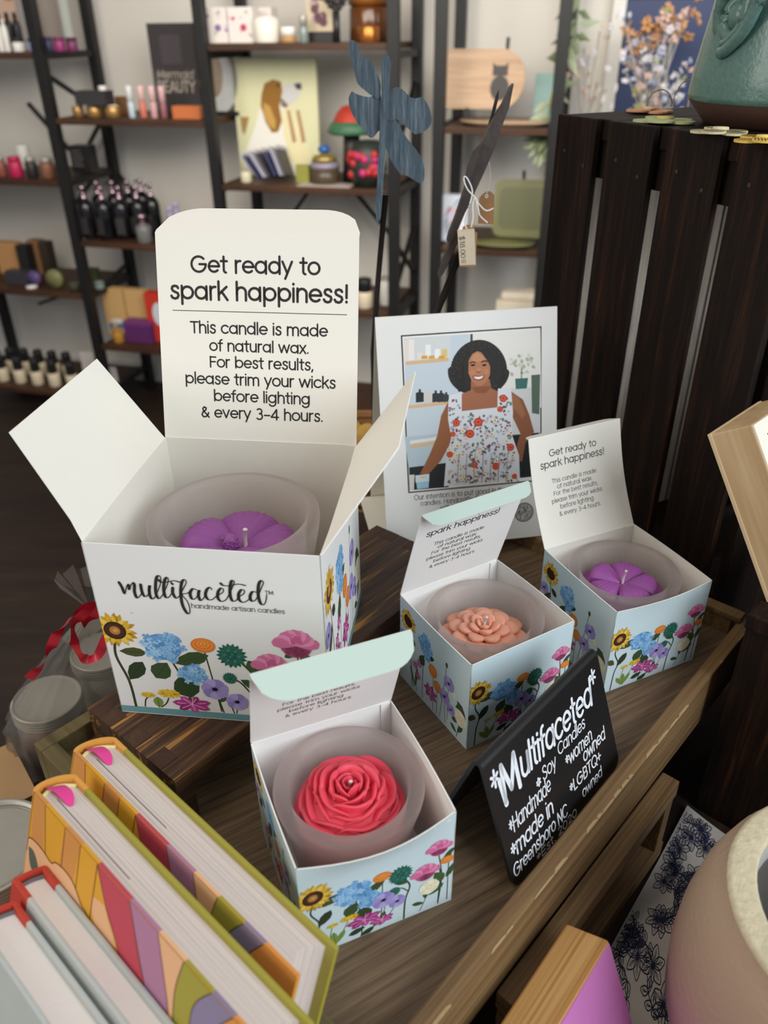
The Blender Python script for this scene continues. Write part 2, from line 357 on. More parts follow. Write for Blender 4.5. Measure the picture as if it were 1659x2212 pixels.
    def daisy(s, x, y, r, sy=.5):
        for i in range(15):
            t = 360/15*i; s.petal(x, y, math.degrees(math.atan2(math.sin(R(t))*sy, math.cos(R(t)))), r*math.hypot(math.cos(R(t)), math.sin(R(t))*sy), r*.2, '#ecc838' if i % 2 else '#d9ae2c'); s.k -= 1
        s.k += 1; s.ell(x, y+r*.1, r*.42, r*.22, '#e2ba30')
    def hibiscus(s, x, y, r, sy=.55):
        for i in range(7):
            t = 360/7*i+20; a = math.degrees(math.atan2(math.sin(R(t))*sy, math.cos(R(t)))); l = r*math.hypot(math.cos(R(t)), math.sin(R(t))*sy)
            s.petal(x, y, a, l, r*.42, ('#b03a86', '#9c2f74', '#c14b98')[i % 3])
            s.line([(x, y), (x+l*.75*math.cos(R(a)), y+l*.75*math.sin(R(a)))], .004, '#e6b3d2')
        s.line([(x, y), (x+r*.1, y+r*.5)], .004, '#d9b8a0')
    def rose(s, x, y, r):
        for i in range(8): s.petal(x, y, 45*i, r, r*.9, ('#f3ecd0', '#e8dfbd')[i % 2], 1)
        s.ell(x, y, r*.5, r*.48, '#efe6c6'); s.ell(x, y, r*.3, r*.28, '#ddd2a8'); s.ell(x, y, r*.18, r*.16, '#f2ead0')
    def apply(s, mb, fn, step=.00001, umin=None, umax=None):
        km = max(1, max(k for _, _, k in s.p)); dz = .00028/km
        for pts, col, k in s.p:
            if umin is not None:
                if all(p[0] < umin for p in pts) or all(p[0] > umax for p in pts): continue
                pts = [(min(max(p[0], umin), umax), max(p[1], .004)) for p in pts]
            mb.add([fn(p[0], p[1], .00003+dz*k) for p in pts], [tuple(range(len(pts)))], INK, False, col)
def garden_front(pr):
    pr.stem([(.075, 0), (.085, .2), (.11, .3), (.06, .42), (.081, .5)], .012)
    pr.leaf(.1, .46, 15, .17, .075, '#4b5230'); pr.leaf(.1, .27, 55, .15, .075, '#363d28'); pr.leaf(.07, .3, 140, .1, .06, '#4b5230')
    pr.stem([(.37, 0), (.38, .2), (.34, .4)], .009); pr.stem([(.5, .05), (.515, .3), (.517, .5)], .007)
    pr.stem([(.66, 0), (.67, .2), (.7, .33), (.66, .42)], .012); pr.stem([(.69, .28), (.64, .34), (.6, .33)], .009)
    pr.stem([(.9, .02), (.92, .3), (.89, .55)], .008); pr.stem([(.86, .42), (.91, .35), (.9, .04)], .01); pr.stem([(.965, .03), (.965, .42)], .007)
    pr.stem([(.49, .04), (.53, .2), (.52, .29)], .006); pr.stem([(.5, .04), (.57, .13), (.614, .22)], .006)
    pr.stem([(.2, .02), (.25, .13), (.3, .24)], .007, '#6d8040'); pr.stem([(.18, .02), (.17, .13), (.19, .23)], .007, '#6d8040')
    pr.stem([(.77, .02), (.8, .1), (.834, .2)], .006); 
    for a in (60, 95, 130): pr.leaf(.2, .03, a, .13, .045, '#7c9444')
    pr.leaf(.35, .37, 235, .13, .1, '#3d5231'); pr.leaf(.37, .3, 285, .14, .12, '#34492b'); pr.leaf(.37, .37, 38, .22, .07, '#3d5231')
    pr.leaf(.4, .09, 195, .12, .055, '#2f4029'); pr.leaf(.46, .06, 215, .12, .06, '#2f4029'); pr.leaf(.53, .17, 250, .07, .04, '#4a5c3a')
    pr.leaf(.69, .37, 150, .11, .055, '#3d5638'); pr.leaf(.83, .15, 35, .13, .06, '#3f5a36'); pr.leaf(.8, .09, 160, .09, .04, '#3f5a36'); pr.leaf(.81, .13, 90, .08, .04, '#3f5a36')
    pr.leaf(.87, .36, 300, .12, .08, '#4a5f38'); pr.leaf(.92, .42, 60, .12, .05, '#3f5a36'); pr.leaf(.95, .27, 60, .14, .06, '#3f5a36'); pr.leaf(.93, .48, 40, .1, .04, '#3f5a36')
    pr.hydrangea(.325, .47, .125, .105); pr.hydrangea(.437, .35, .085, .075)
    pr.sunflower(.081, .57, .125); pr.ranunculus(.517, .522, .06, .042); pr.dahlia(.637, .475, .085); pr.dahlia(.595, .33, .045)
    pr.rose(.834, .24, .07); pr.peony(.805, .41, .095); pr.peony(.895, .6, .085); pr.ranunculus(.953, .452, .048, .036)
    pr.anemone(.522, .29, .075); pr.anemone(.614, .225, .058)
    pr.daisy(.297, .245, .065); pr.daisy(.189, .232, .042); pr.hibiscus(.392, .165, .12); pr.hibiscus(.509, .095, .085)
def garden_side(pr):
    pr.stem([(.2, .02), (.18, .3), (.129, .69)], .01); pr.leaf(.16, .5, 235, .16, .07, '#4b5230'); pr.leaf(.16, .56, -35, .1, .06, '#363d28')
    pr.stem([(.36, .02), (.36, .3), (.38, .55)], .008); pr.leaf(.37, .5, 250, .14, .09, '#3d5231'); pr.leaf(.39, .52, 20, .14, .06, '#34492b')
    pr.stem([(.52, .02), (.51, .44)], .006); pr.stem([(.575, .02), (.571, .33)], .006); pr.stem([(.27, .02), (.26, .3)], .006)
    pr.stem([(.62, .03), (.66, .35), (.692, .63)], .006); pr.stem([(.7, .03), (.68, .3)], .006); pr.stem([(.73, .1), (.72, .3), (.733, .48)], .006)
    pr.stem([(.86, .02), (.88, .12), (.9, .25)], .007); pr.leaf(.87, .08, 60, .13, .05, '#3f5a36'); pr.leaf(.86, .06, 150, .1, .045, '#3f5a36'); pr.leaf(.88, .2, 200, .1, .05, '#3f5a36')
    pr.leaf(.24, .05, 80, .25, .04, '#5d7040'); pr.leaf(.24, .05, 110, .22, .035, '#5d7040'); pr.leaf(.45, .12, 100, .12, .06, '#34492b')
    pr.leaf(.97, .3, 140, .16, .07, '#4b5230'); pr.leaf(.83, .32, 40, .12, .05, '#3f5a36')
    pr.ell(.692, .645, .016, .026, '#3d5231'); pr.rose(.9, .25, .08); pr.rose(.81, .42, .03)
    pr.sunflower(.129, .694, .12); pr.hydrangea(.39, .62, .1, .115); pr.hydrangea(.42, .53, .05, .06)
    pr.ranunculus(.506, .441, .06, .062); pr.ranunculus(.575, .325, .052, .056); pr.hibiscus(.482, .188, .1, .9)
    pr.anemone(.733, .484, .07); pr.anemone(.682, .308, .07); pr.anemone(.774, .24, .055); pr.anemone(.06, .5, .06)
    for x, y in ((.25, .31), (.31, .37), (.29, .22)): pr.hibiscus(x, y, .045, 1); pr.p[-1] = (pr.p[-1][0], lin('#d8742c'), pr.p[-1][2])
# ------------------------------------------------------------------ materials
white_card = mat('white_card', '#e9e7e2', .55, spec=.3, var=.015, vscale=90)
cream_card = mat('cream_card', '#eae6da', .5, spec=.35, var=.012, vscale=120)
aqua_card = mat('aqua_card', '#cfe1e3', .35, spec=.5)
mint_card = mat('mint_card', '#c3d6cb', .45, spec=.4)
card_edge = mat('card_edge', '#f2f0ea', .6)
teal_ink = mat('teal_ink', '#6f9c9f', .45)
black_ink = mat('black_ink', '#26221f', .6)
black_metal = mat('black_metal', '#1b1a19', .5, .3, var=.3, vscale=30)
black_plastic = mat('black_plastic', '#141416', .28, spec=.5)
tray_wood = wood('tray_wood', [(.3, '#4e3b2b'), (.5, '#6f5a44'), (.68, '#866e53')], (8, 260, 260), .5, .2, rot=R(17))
rail_wood = wood('rail_wood', [(.3, '#5d452b'), (.52, '#7d6241'), (.7, '#96794f')], (4, 160, 160), .5, .2)
riser_wood = wood('riser_wood', [(.36, '#2f1d13'), (.5, '#4a3221'), (.56, '#5c3f26'), (.63, '#a8763e')], (5, 90, 90), .5, .25)
endgrain = wood('end_grain', [(.3, '#33211a'), (.6, '#493222'), (.8, '#573f2a')], (60, 60, 20), .7, .2)
crate_wood = wood('crate_wood', [(.33, '#0e0805'), (.5, '#1b1009'), (.6, '#2c190d'), (.7, '#4a2a13')], (90, 90, 5), .7, .3, spec=.2)
crate_inside = wood('crate_inside', [(.3, '#8a7c6b'), (.55, '#b3a595'), (.75, '#d0c4b4')], (70, 70, 6), .75, .3)
dark_wood = wood('dark_wood', [(.3, '#1d130d'), (.55, '#302016'), (.75, '#43301f')], (4, 50, 50), .6, .2)
shelf_wood = wood('shelf_wood', [(.3, '#2e1c11'), (.55, '#462c1a'), (.75, '#5c3c24')], (3, 40, 40), .5, .1)
worn = mat('worn_edge', '#a68b62', .8, var=.2, vscale=200)
olive_wood = wood('olive_wood', [(.3, '#4b4227'), (.55, '#655a38'), (.75, '#7a6d48')], (60, 5, 60), .55, .2)
pale_wood = wood('pale_wood', [(.3, '#b08f66'), (.55, '#c9aa80'), (.75, '#d8bc94')], (50, 50, 4), .55, .15)
pine_wood = wood('pine_wood', [(.36, '#a9783f'), (.5, '#cb9c60'), (.62, '#d8ac72')], (3, 420, 420), .5, .12, fine=1.6)
frosted = mix_glass('frosted_glass', '#d8d0cc', '#faf7f5', .62, .35, .35, .38)
cello = mix_glass('cellophane', '#d8d4cc', '#f6f4f0', .86, .8, .12, .5)

# ------------------------------------------------------------------ room
SHA = R(-15); SH = Matrix.Translation((-.574, 3, 0)) @ Matrix.Rotation(SHA, 4, 'Z'); SHI = SH.inverted()
def sloc(px, py, back=0):
    """where a line of sight meets the plane of the shelf fronts, in the shelf's own frame (along, up)"""
    o = SHI @ V((0, 0, CAM_H)); d = SHI.to_3x3() @ ray(px, py); t = (back-o.y)/d.y; p = o+d*t; return p.x, p.z
def sx(px, z, back=0):
    """along-shelf coordinate at height z that lines up with column px"""
    lo, hi = -300, 1400
    for _ in range(40):
        md = (lo+hi)/2
        if sloc(px, md, back)[1] > z: lo = md
        else: hi = md
    return sloc(px, md, back)[0]
FLOOR_Z = -.98
floor_m = wood('floor_wood', [(.3, '#1b120d'), (.55, '#2b1e16'), (.75, '#3a2a1f')], (2, 14, 14), .5, .1)
wall_m = mat('wall_paint', '#d9d3c8', .8, var=.05, vscale=1.6, bump=.05, bscale=40)
mb = MB(); mb.box((-4, -2, FLOOR_Z-.05), (3.9, 4.9, FLOOR_Z), floor_m); tag(mb.build('floor'), None, None, None, 'structure')
mb = MB(); mb.box((-3.6, .42, FLOOR_Z), (3.6, .5, 1.9), wall_m); w = mb.build('wall_back'); w.matrix_world = SH; w['kind'] = 'structure'
mb = MB(); mb.box((-3.5, .408, FLOOR_Z), (3.6, .42, FLOOR_Z+.09), mat('trim_paint', '#d8d4cb', .6)); w = mb.build('baseboard_back'); w.matrix_world = SH; w['kind'] = 'structure'

# ------------------------------------------------------------------ table, tray, stand, riser
TR = Matrix.Translation((.305, .52, 0)) @ Matrix.Rotation(R(47.5), 4, 'Z')
def tw(x, y, z=0): return TR @ V((x, y, z))
TZ = -.12
t = thing('display_table', 'dark stained table top carrying the tray, the books and the pottery', 'table', tuple(tw(-.2, 0, FLOOR_Z)), R(47.5))
zz = TZ-FLOOR_Z
mb = MB(); mb.bbox((-.62, -.5, zz-.035), (.75, .42, zz), dark_wood, .003); mb.build('tabletop', t)
for x, y in ((-.56, -.44), (.69, -.44), (-.56, .36), (.69, .36)):
    mb = MB(); mb.box((x-.03, y-.03, 0), (x+.03, y+.03, zz-.035), dark_wood); mb.build('leg', t)
t = thing('wooden_tray', 'large brown wooden tray with a raised rim, holding the candle boxes', 'tray', tuple(tw(0, 0, -.035)), R(47.5))
mb = MB(); mb.box((-.456, .0066, .024), (-.011, .309, .035), tray_wood); mb.build('tray_base', t)
for nm, lo, hi, m in (('rim_rail', (-.467, -.004, 0), (0, .0068, .05), rail_wood), ('rim_rail', (-.467, .309, 0), (0, .32, .05), olive_wood),
                      ('rim_rail', (-.467, .011, 0), (-.455, .309, .05), olive_wood), ('rim_rail', (-.012, .011, 0), (0, .309, .05), rail_wood)):
    mb = MB(); mb.bbox(lo, hi, m, .0012)
    if lo[1] == -.004:                                             # worn bare edge
        xx = -.466; q = random.Random(17)
        while xx < -.03:
            ln = q.uniform(.004, .022); a_, b2 = q.choice([(.0003, .0006), (.0005, .001), (.0012, .0005), (.0009, .0018)])
            if q.random() < .5: mb.add([V((xx, -.00415, .0498-b2)), V((xx+ln, -.00415, .0498-b2*.7)), V((xx+ln, -.0037, .05015)), V((xx+ln*.8, -.0036+a_, .0502)), V((xx+ln*.2, -.0036+a_, .0502)), V((xx, -.0037, .05015))], [(0, 1, 2, 5), (5, 2, 3, 4)], worn)
            xx += ln+.0005
    mb.build(nm, t)
mb = MB(); mb.bbox((-.013, .004, .0498), (-.001, .045, .056), rail_wood, .002); mb.build('corner_block', t)
t = thing('trestle_stand', 'narrow open wooden frame standing under the right rim of the tray', 'stand', tuple(tw(-.26, -.012, TZ)), R(47.5))
mb = MB(); mb.bbox((-.105, -.006, .069), (.108, .0075, .0848), rail_wood, .0012); mb.build('top_bar', t)
mb = MB(); mb.bbox((.094, -.005, .016), (.107, .0065, .069), rail_wood, .001); mb.build('upright', t)
mb = MB(); mb.bbox((-.104, -.005, .016), (-.091, .0065, .069), rail_wood, .001); mb.build('upright', t)
mb = MB(); mb.bbox((-.105, -.006, 0), (.108, .0075, .016), rail_wood, .0012); mb.build('bottom_bar', t)
# the tray rests on dark battens
for x in (-.44, -.06):
    mb = MB(); mb.box((x-.015, .03, TZ), (x+.015, .3, -.035), dark_wood); o = mb.build('support_batten'); o.matrix_world = TR
    tag(o, 'dark wooden batten under the %s end of the tray' % ('left' if x < -.2 else 'right'), 'batten', 'battens under the tray')
RA = math.atan2(.76, .65)
t = thing('wooden_riser', 'dark brown finger-jointed wooden riser under the big candle box', 'riser', (-.2039, .3955, 0), RA)
LN, WD, n = .303, .0967, 7; sg = WD/n
mb = MB(); mb.box((.013, -WD, .032), (LN-.013, 0, .045), riser_wood)
for i in range(n):
    if i % 2 == 0:
        for a, b in ((0, .013), (LN-.013, LN)): mb.box((a, -sg*(i+1)+.0002, .032), (b, -sg*i-.0002, .045), riser_wood)
mb.build('top_board', t)
for a, b in ((0, .013), (LN-.013, LN)):
    mb = MB(); mb.box((a+.0002, -WD+.0002, 0), (b-.0002, -.0002, .032), riser_wood)
    for i in range(1, n, 2): mb.box((a, -sg*(i+1)+.0002, .032), (b, -sg*i-.0002, .0452), endgrain)
    mb.build('leg_board', t)
t = thing('wooden_block', 'dark wooden block behind the tray, under the standing portrait card', 'block', tuple(tw(.09, .25, TZ)), R(47.5))
mb = MB(); mb.bbox((-.087, .0, 0), (.01, .14, .136), dark_wood, .002); mb.build('block_body', t)

# ------------------------------------------------------------------ dark slatted crate with the turquoise pot
CRA = math.atan2(-.907, .42)
t = thing('wooden_crate', 'tall dark stained slatted crate standing on end at the right', 'crate', (.169, .84, TZ), CRA)
CH = .489
def slat(lo, hi, inner=None):
    mb = MB(); mb.bbox(lo, hi, crate_wood, .0015)
    if inner: mb.box(*inner, crate_inside)
    return mb
for i in range(4):
    mb = slat((i*.075, 0, 0), (i*.075+.0585, .007, CH))
    for q in (.016, .046):
        mb.lathe([(0, 0), (.0018, 0)], mat('nail_head', '#4a3f35', .5, .6), 8, (0, 0, 0), Matrix.Translation((i*.075+q, -.0004, CH-.03-.01*(q > .02))) @ Matrix.Rotation(R(90), 4, 'X'), cap=False)
    mb.build('side_slat', t)
    slat((i*.075, .304, 0), (i*.075+.0585, .311, CH)).build('side_slat', t)
for i in range(4):
    y = .011+i*.0725
    slat((-.0005, y, .0), (.010, y+.0715, CH-.018), ((.0101, y+.001, .0), (.0112, y+.0705, CH-.03))).build('back_slat', t)
for i in range(4):
    slat((i*.075+.001, .008, CH-.018), (i*.075+.0625+(.012 if i < 3 else 0), .3, CH-.0005)).build('top_board', t)
mb = MB(); mb.bbox((.2885, .011, 0), (.297, .3, .34), crate_wood, .001); mb.build('end_board', t)  # unseen board added to keep light off the lower crate inside
mb = MB(); mb.box((.0, .011, 0), (.288, .3, .012), crate_wood); mb.build('bottom_board', t)
for y in (.011, .29): 
    mb = MB(); mb.box((.012, y, CH-.05), (.288, y+.01, CH-.018), crate_wood); mb.build('cleat', t)
TOPZ = TZ+CH
# pot
glaze = mat('turquoise_glaze', '#5b7c73', .3, spec=.5, var=.3, vscale=330, bump=.25, bscale=260, coat=.15)
t = thing('ceramic_pot', 'turquoise glazed pot with a curled handle, standing on the crate', 'pot', (.345, .73, TOPZ))
mb = MB(); mb.lathe([(.07, .004), (.073, .008), (.0885, .019), (.089, .022), (.0875, .04), (.082, .075), (.0755, .12), (.071, .17), (.074, .2), (.07, .2), (.067, .17), (.071, .12), (.078, .07), (.08, .03), (.0, .02)], glaze, 64, cap=False); mb.build('pot_body', t)
mb = MB(); mb.lathe([(0, 0), (.072, 0), (.074, .002), (.0875, .0172), (.086, .0185), (0, .0185)], mat('bare_clay', '#3d2012', .75, var=.2, vscale=80), 64, cap=False); mb.build('foot', t)
mb = MB(); pts = []; hv = R(200)
for i in range(46):
    q = i/45; a = R(250-q*560); rr = .006+.018*(1-q)**1.1
    cc = V((-.0, 0, .092)); u = V((-math.sin(hv), math.cos(hv), 0)); nrm = V((math.cos(hv), math.sin(hv), 0))
    pts.append(nrm*(.0735+.012*math.sin(q*3.1)) + u*(rr*math.cos(a)) + V((0, 0, .078+1.25*rr*math.sin(a))))
mb.tube(pts, [.0062-.0025*i/45 for i in range(46)], glaze, 10)
mb.ell(nrm*.078+u*0+V((0, 0, .076)), (.009, .011, .011), glaze)
pts = [nrm*.0795+u*.026+V((0, 0, .112)), nrm*.086+u*.027+V((0, 0, .09)), nrm*.087+u*.018+V((0, 0, .068)), nrm*.088+u*.004+V((0, 0, .055)), nrm*.087-u*.004+V((0, 0, .052))]
mb.tube(cat(pts), .0045, glaze, 8); mb.tube([p+V((0, 0, .006)) for p in cat(pts)], .003, glaze, 8)
mb.build('curled_handle', t)
# flat felt flowers on the crate
def felt(px, py, r, cols, label, stripes=False, rot=0):
    p = atZ(px, py, TOPZ+.002); t = thing('felt_flower', label, 'flower cutout', (p.x, p.y, TOPZ), rot, 'felt flowers on the crate')
    m = mat('felt_'+cols[0][1:], cols[0], .9, var=.1, vscale=200)
    for k in range(5):
        a = R(72*k); mb = MB(); pts = [(r*.62*math.cos(a)+r*.44*math.cos(R(20*i)), r*.62*math.sin(a)+r*.44*math.sin(R(20*i))) for i in range(18)]
        z0 = .0004+.0012*(k % 2); mb.prism(pts, z0, z0+.0016, m)
        if stripes:
            for s in range(-3, 4):
                c, d = math.cos(a), math.sin(a); x, y = r*.62*c, r*.62*d; h = r*.42*math.sqrt(max(0, 1-(s/3.6)**2))
                ribbon(mb, [(x-h*c-s*r*.11*d, y-h*d+s*r*.11*c), (x+h*c-s*r*.11*d, y+h*d+s*r*.11*c)], r*.025, lambda q, z0=z0: V((q.x, q.y, z0+.0018)), INK, lin(cols[1]))
        mb.build('petal', t)
    mb = MB(); mb.lathe([(0, .003), (r*.3, .003), (r*.28, .0048), (0, .005)], mat('felt_'+cols[2][1:], cols[2], .9), 14, cap=False); mb.build('flower_center', t)
felt(1403, 238, .021, ('#e8a880', '#e8a880', '#e8cfa0'), 'peach felt flower lying at the back edge of the crate')
felt(1437, 259, .025, ('#b9c08a', '#b9c08a', '#d8c27a'), 'pale green felt flower on the crate, left of the pot', rot=.4)
felt(1556, 283, .0205, ('#cfc49c', '#6b6340', '#d8cfa8'), 'cream felt flower with olive stripes in front of the pot', True, .2)
felt(1650, 301, .019, ('#e0bd55', '#5b4a20', '#e8cc70'), 'yellow felt flower with dark stripes near the right picture edge', True, .6)
p = atZ(1430, 232, TOPZ); t = thing('wire_ornament', 'thin wire ornament with two loops standing behind the peach felt flower', 'ornament', (p.x+.01, p.y, TOPZ), R(8))
wire = mat('brass_wire', '#8a7550', .4, .7)
for c, r1, h in ((-.014, .013, .016), (.014, .0135, .024)):
    mb = MB(); mb.tube([(c-r1*math.cos(R(a)), 0, h*math.sin(R(a))**.8) for a in range(0, 181, 12)], .0006, wire, 6); mb.build('wire_loop', t)
mb = MB(); mb.tube([(.017, 0, 0), (.0165, 0, .022)], .0009, mat('gold_stalk', '#b09050', .5), 6); mb.build('stalk', t)
# ------------------------------------------------------------------ candle boxes
class Panel:
    def __init__(s, o, U, Vv, N, w, h, bow=0, vbow=0): s.o, s.U, s.V, s.N, s.w, s.h, s.bow, s.vbow = V(o), V(U), V(Vv), V(N), w, h, bow, vbow
    def at(s, u, v, off=0):
        b = s.bow*max(0, (v-.79)/.21)**1.4*math.sin(math.pi*min(max(u, 0), 1)) + s.vbow*math.sin(math.pi*min(max(v, 0), 1))
        return s.o+s.U*(u*s.w)+s.V*(v*s.h)+s.N*(off+b)
    def mesh(s, mb, mo, mi, t=.0007, nu=10, nv=8, prof=None, ul=None):
        f = prof or (lambda u: 1.0)
        mb.grid(lambda u, v: s.at(u, v*f(u), 0), nu, nv, mo); mb.grid(lambda u, v: s.at(u, v*f(u), -t), nu, nv, mi, flip=True)
        rim = [(i/nu, 0) for i in range(nu+1)]+[(1, j/nv) for j in range(1, nv+1)]+[(i/nu, 1) for i in range(nu-1, -1, -1)]+[(0, j/nv) for j in range(nv-1, 0, -1)]
        n = len(rim); vs = [s.at(u, v*f(u), 0) for u, v in rim]+[s.at(u, v*f(u), -t) for u, v in rim]
        mb.add(vs, [(i, n+i, n+(i+1) % n, (i+1) % n) for i in range(n)], card_edge)
LOGO = [[[.128,.766],[.136,.743],[.143,.708],[.155,.739],[.165,.758],[.168,.749],[.168,.731],[.177,.752],[.189,.769],[.194,.756],[.188,.721],[.193,.69],[.208,.7],[.225,.729]],
 [[.222,.761],[.221,.735],[.224,.709],[.233,.699],[.247,.713],[.257,.741],[.262,.761],[.255,.735],[.254,.702],[.263,.689],[.278,.706],[.306,.762],[.316,.797],[.312,.814],[.299,.805],[.288,.766],[.282,.722],[.289,.694],[.306,.708],[.334,.758],[.348,.795],[.343,.808],[.331,.79],[.32,.746],[.321,.706],[.335,.703],[.353,.728]],
 [[.306,.791],[.316,.781],[.346,.785],[.371,.793],[.396,.787]],
 [[.361,.755],[.357,.728],[.367,.702],[.384,.715],[.407,.755],[.424,.788],[.418,.802],[.405,.787],[.393,.739],[.39,.674],[.401,.63],[.413,.622],[.42,.647],[.415,.688],[.397,.722],[.422,.732],[.44,.752]],
 [[.463,.752],[.448,.757],[.433,.733],[.436,.705],[.45,.704],[.467,.728],[.475,.753],[.468,.725],[.473,.698],[.488,.71],[.505,.745]],
 [[.53,.758],[.524,.77],[.509,.758],[.499,.729],[.507,.706],[.526,.707],[.547,.727],[.575,.747],[.58,.764],[.57,.769],[.556,.749],[.551,.718],[.563,.7],[.584,.709],[.603,.741],[.624,.786],[.631,.807],[.622,.812],[.612,.785],[.606,.739],[.612,.707],[.628,.709],[.642,.729],[.664,.746],[.67,.763],[.658,.768],[.644,.746],[.642,.716],[.657,.702],[.68,.715],[.695,.739]],
 [[.572,.794],[.583,.784],[.611,.785],[.646,.796],[.677,.791]],
 [[.719,.76],[.704,.761],[.691,.735],[.696,.712],[.712,.718],[.73,.751],[.745,.787],[.755,.812],[.746,.821],[.734,.8],[.727,.751],[.732,.705],[.746,.697],[.757,.717],[.763,.748]]]
def logo(mb, fn, col):
    for st in LOGO:
        P = cat(st, 5); hw = []
        for i in range(len(P)):
            d = P[min(i+1, len(P)-1)]-P[max(i-1, 0)]; k = max(0, -d.y/(d.length+1e-9)); hw.append(.0022+.0046*k**1.3)
        ribbon(mb, P, hw, fn, black_ink, col)
    ribbon(mb, [(.359, .781), (.363, .774)], .005, fn, black_ink, col)
LIDTXT = [('Get ready to', .201, .717, .803, .075), ('spark happiness!', .098, .801, .705, .075), ('This candle is made', .203, .692, .558, .068), ('of natural wax.', .251, .64, .5, .068),
          ('For the best results,', .203, .693, .443, .068), ('please trim your wicks', .171, .729, .378, .068), ('before lighting', .25, .62, .315, .068), ('& every 3-4 hours.', .226, .688, .251, .068)]
BIGTXT = [('Get ready to', .172, .814, .82, .092), ('spark happiness!', .062, .954, .692, .092), ('This candle is made', .159, .852, .531, .088), ('of natural wax.', .253, .759, .446, .088),
          ('For best results,', .25, .782, .365, .088), ('please trim your wicks', .121, .893, .28, .088), ('before lighting', .266, .764, .196, .088), ('& every 3-4 hours.', .197, .83, .111, .088)]
BLK = lin('#24211f')
def candle_box(label, loc, rot, w, d, H, lid, tuck, out, inn, mint=None, big=False, fbow=0.0, lidbow=0, group=None, seed=1):
    t = thing('candle_box', label, 'box', loc, rot, group)
    al, lr, vb = lid; L = lr*d; th = .0007
    walls = dict(front=Panel((0,0,0), (1,0,0), (0,0,1), (0,-1,0), w, H, fbow), left=Panel((0,d,0), (0,-1,0), (0,0,1), (-1,0,0), d, H, .0008),
                 right=Panel((w,0,0), (0,1,0), (0,0,1), (1,0,0), d, H, .0012), back=Panel((w,d,0), (-1,0,0), (0,0,1), (0,1,0), w, H))
    mb = MB()
    for p in walls.values(): p.mesh(mb, out, inn, th)
    mb.box((th, th, .0002), (w-th, d-th, .001), inn)
    mb.box((w-.0075, d-.0016, .002), (w-.0008, d-.0008, H-.0006), inn)      # glued seam
    for nm, gf in (('front', 0), ('left', 1), ('right', 1)):
        p = walls[nm]; W = w if nm == 'front' else d; pr = Print(seed+len(nm))
        fn = lambda x, y, off, p=p, W=W: p.at(x, y*W/H, off)
        if big and nm == 'front':
            pr.poly([(0, .002), (1, .002), (1, .043), (0, .043)], '#6f9da0')
            pr.stem([(.075, .04), (.07, .2), (.035, .35), (.05, .45)], .013); pr.leaf(.055, .38, 0, .13, .055, '#4b5230'); pr.leaf(.075, .21, 55, .14, .08, '#33402a')
            pr.stem([(.345, .06), (.34, .2), (.29, .35)], .01); pr.stem([(.49, .05), (.47, .25), (.452, .42)], .007); pr.stem([(.66, .05), (.68, .25), (.6, .38)], .011)
            pr.stem([(.66, .15), (.6, .24), (.56, .26)], .009); pr.stem([(.5, .045), (.49, .1), (.475, .18)], .007); pr.stem([(.56, .045), (.57, .1)], .006); pr.stem([(.55, .045), (.53, .12), (.5, .17)], .006)
            pr.stem([(.87, .2), (.872, .48)], .007); pr.stem([(.12, .045), (.13, .09), (.147, .11)], .007); pr.stem([(.2, .05), (.23, .08), (.25, .13)], .007)
            pr.leaf(.27, .33, 235, .12, .1, '#3d5231'); pr.leaf(.32, .26, 285, .14, .13, '#34492b'); pr.leaf(.3, .33, 20, .18, .08, '#3d5231'); pr.leaf(.6, .26, -30, .1, .05, '#3d5638')
            pr.leaf(.19, .045, 90, .07, .05, '#7c9444'); pr.leaf(.49, .11, 60, .05, .035, '#4a5c3a'); pr.leaf(.87, .45, -40, .1, .04, '#3f5a36'); pr.leaf(.87, .45, 215, .07, .035, '#3f5a36'); pr.leaf(.88, .36, 60, .08, .05, '#3f5a36')
            pr.leaf(.69, .3, 120, .09, .06, '#3f5a36')
            pr.sunflower(.058, .498, .1); pr.hydrangea(.264, .421, .1, .088); pr.hydrangea(.381, .274, .07, .062); pr.ranunculus(.451, .448, .056, .042)
            pr.dahlia(.575, .399, .072); pr.dahlia(.552, .265, .036); pr.peony(.868, .5, .095); pr.peony(.749, .363, .085)
            pr.anemone(.474, .19, .063); pr.anemone(.571, .1215, .052); pr.daisy(.25, .142, .06); pr.daisy(.147, .124, .038); pr.hibiscus(.353, .085, .095)
            pr.ell(.155, .605, .005, .0025, '#a9a8a6', n=7)
        elif nm == 'front': garden_front(pr)
        else:
            garden_side(pr)
            if big: pr.poly([(0, .002), (1, .002), (1, .043), (0, .043)], '#6f9da0')
        pr.apply(mb, fn, umin=0.0, umax=1.0)
        if big and nm == 'front':
            f2 = lambda q: fn(q.x, q.y, .0003)
            logo(mb, f2, BLK); write(mb, 'handmade artisan candles', f2, .428, .834, .655, black_ink, BLK, .075, h=.034)
            write(mb, 'TM', f2, .757, .793, .752, black_ink, BLK, .1)
    mb.build('box_body', t)
    dr = V((0, math.cos(R(al)), math.sin(R(al)))); ni = V((0, -math.sin(R(al)), math.cos(R(al))))
    P = Panel((0, d-.0002, H), (1,0,0), dr, ni, w, L, 0, vb)
    mb = MB(); P.mesh(mb, inn, mint or out, th, 4, 10)
    f3 = lambda q: P.at(q.x, q.y, .00012)
    for s, a, b, y, wt in (BIGTXT if big else LIDTXT): write(mb, s, f3, a, b, y, black_ink, BLK, wt*1.14)
    if big: ribbon(mb, [(.073, .637), (.944, .637)], .0016, f3, black_ink, BLK)
    lo = mb.build('lid', t)
    ta, tl = tuck; e = P.at(0, 1)
    dt = dr*math.cos(R(ta))+ni*math.sin(R(ta)); nt_ = ni*math.cos(R(ta))-dr*math.sin(R(ta))
    T = Panel(e, (1,0,0), dt, nt_, w, tl)
    rc = tl*.95/w
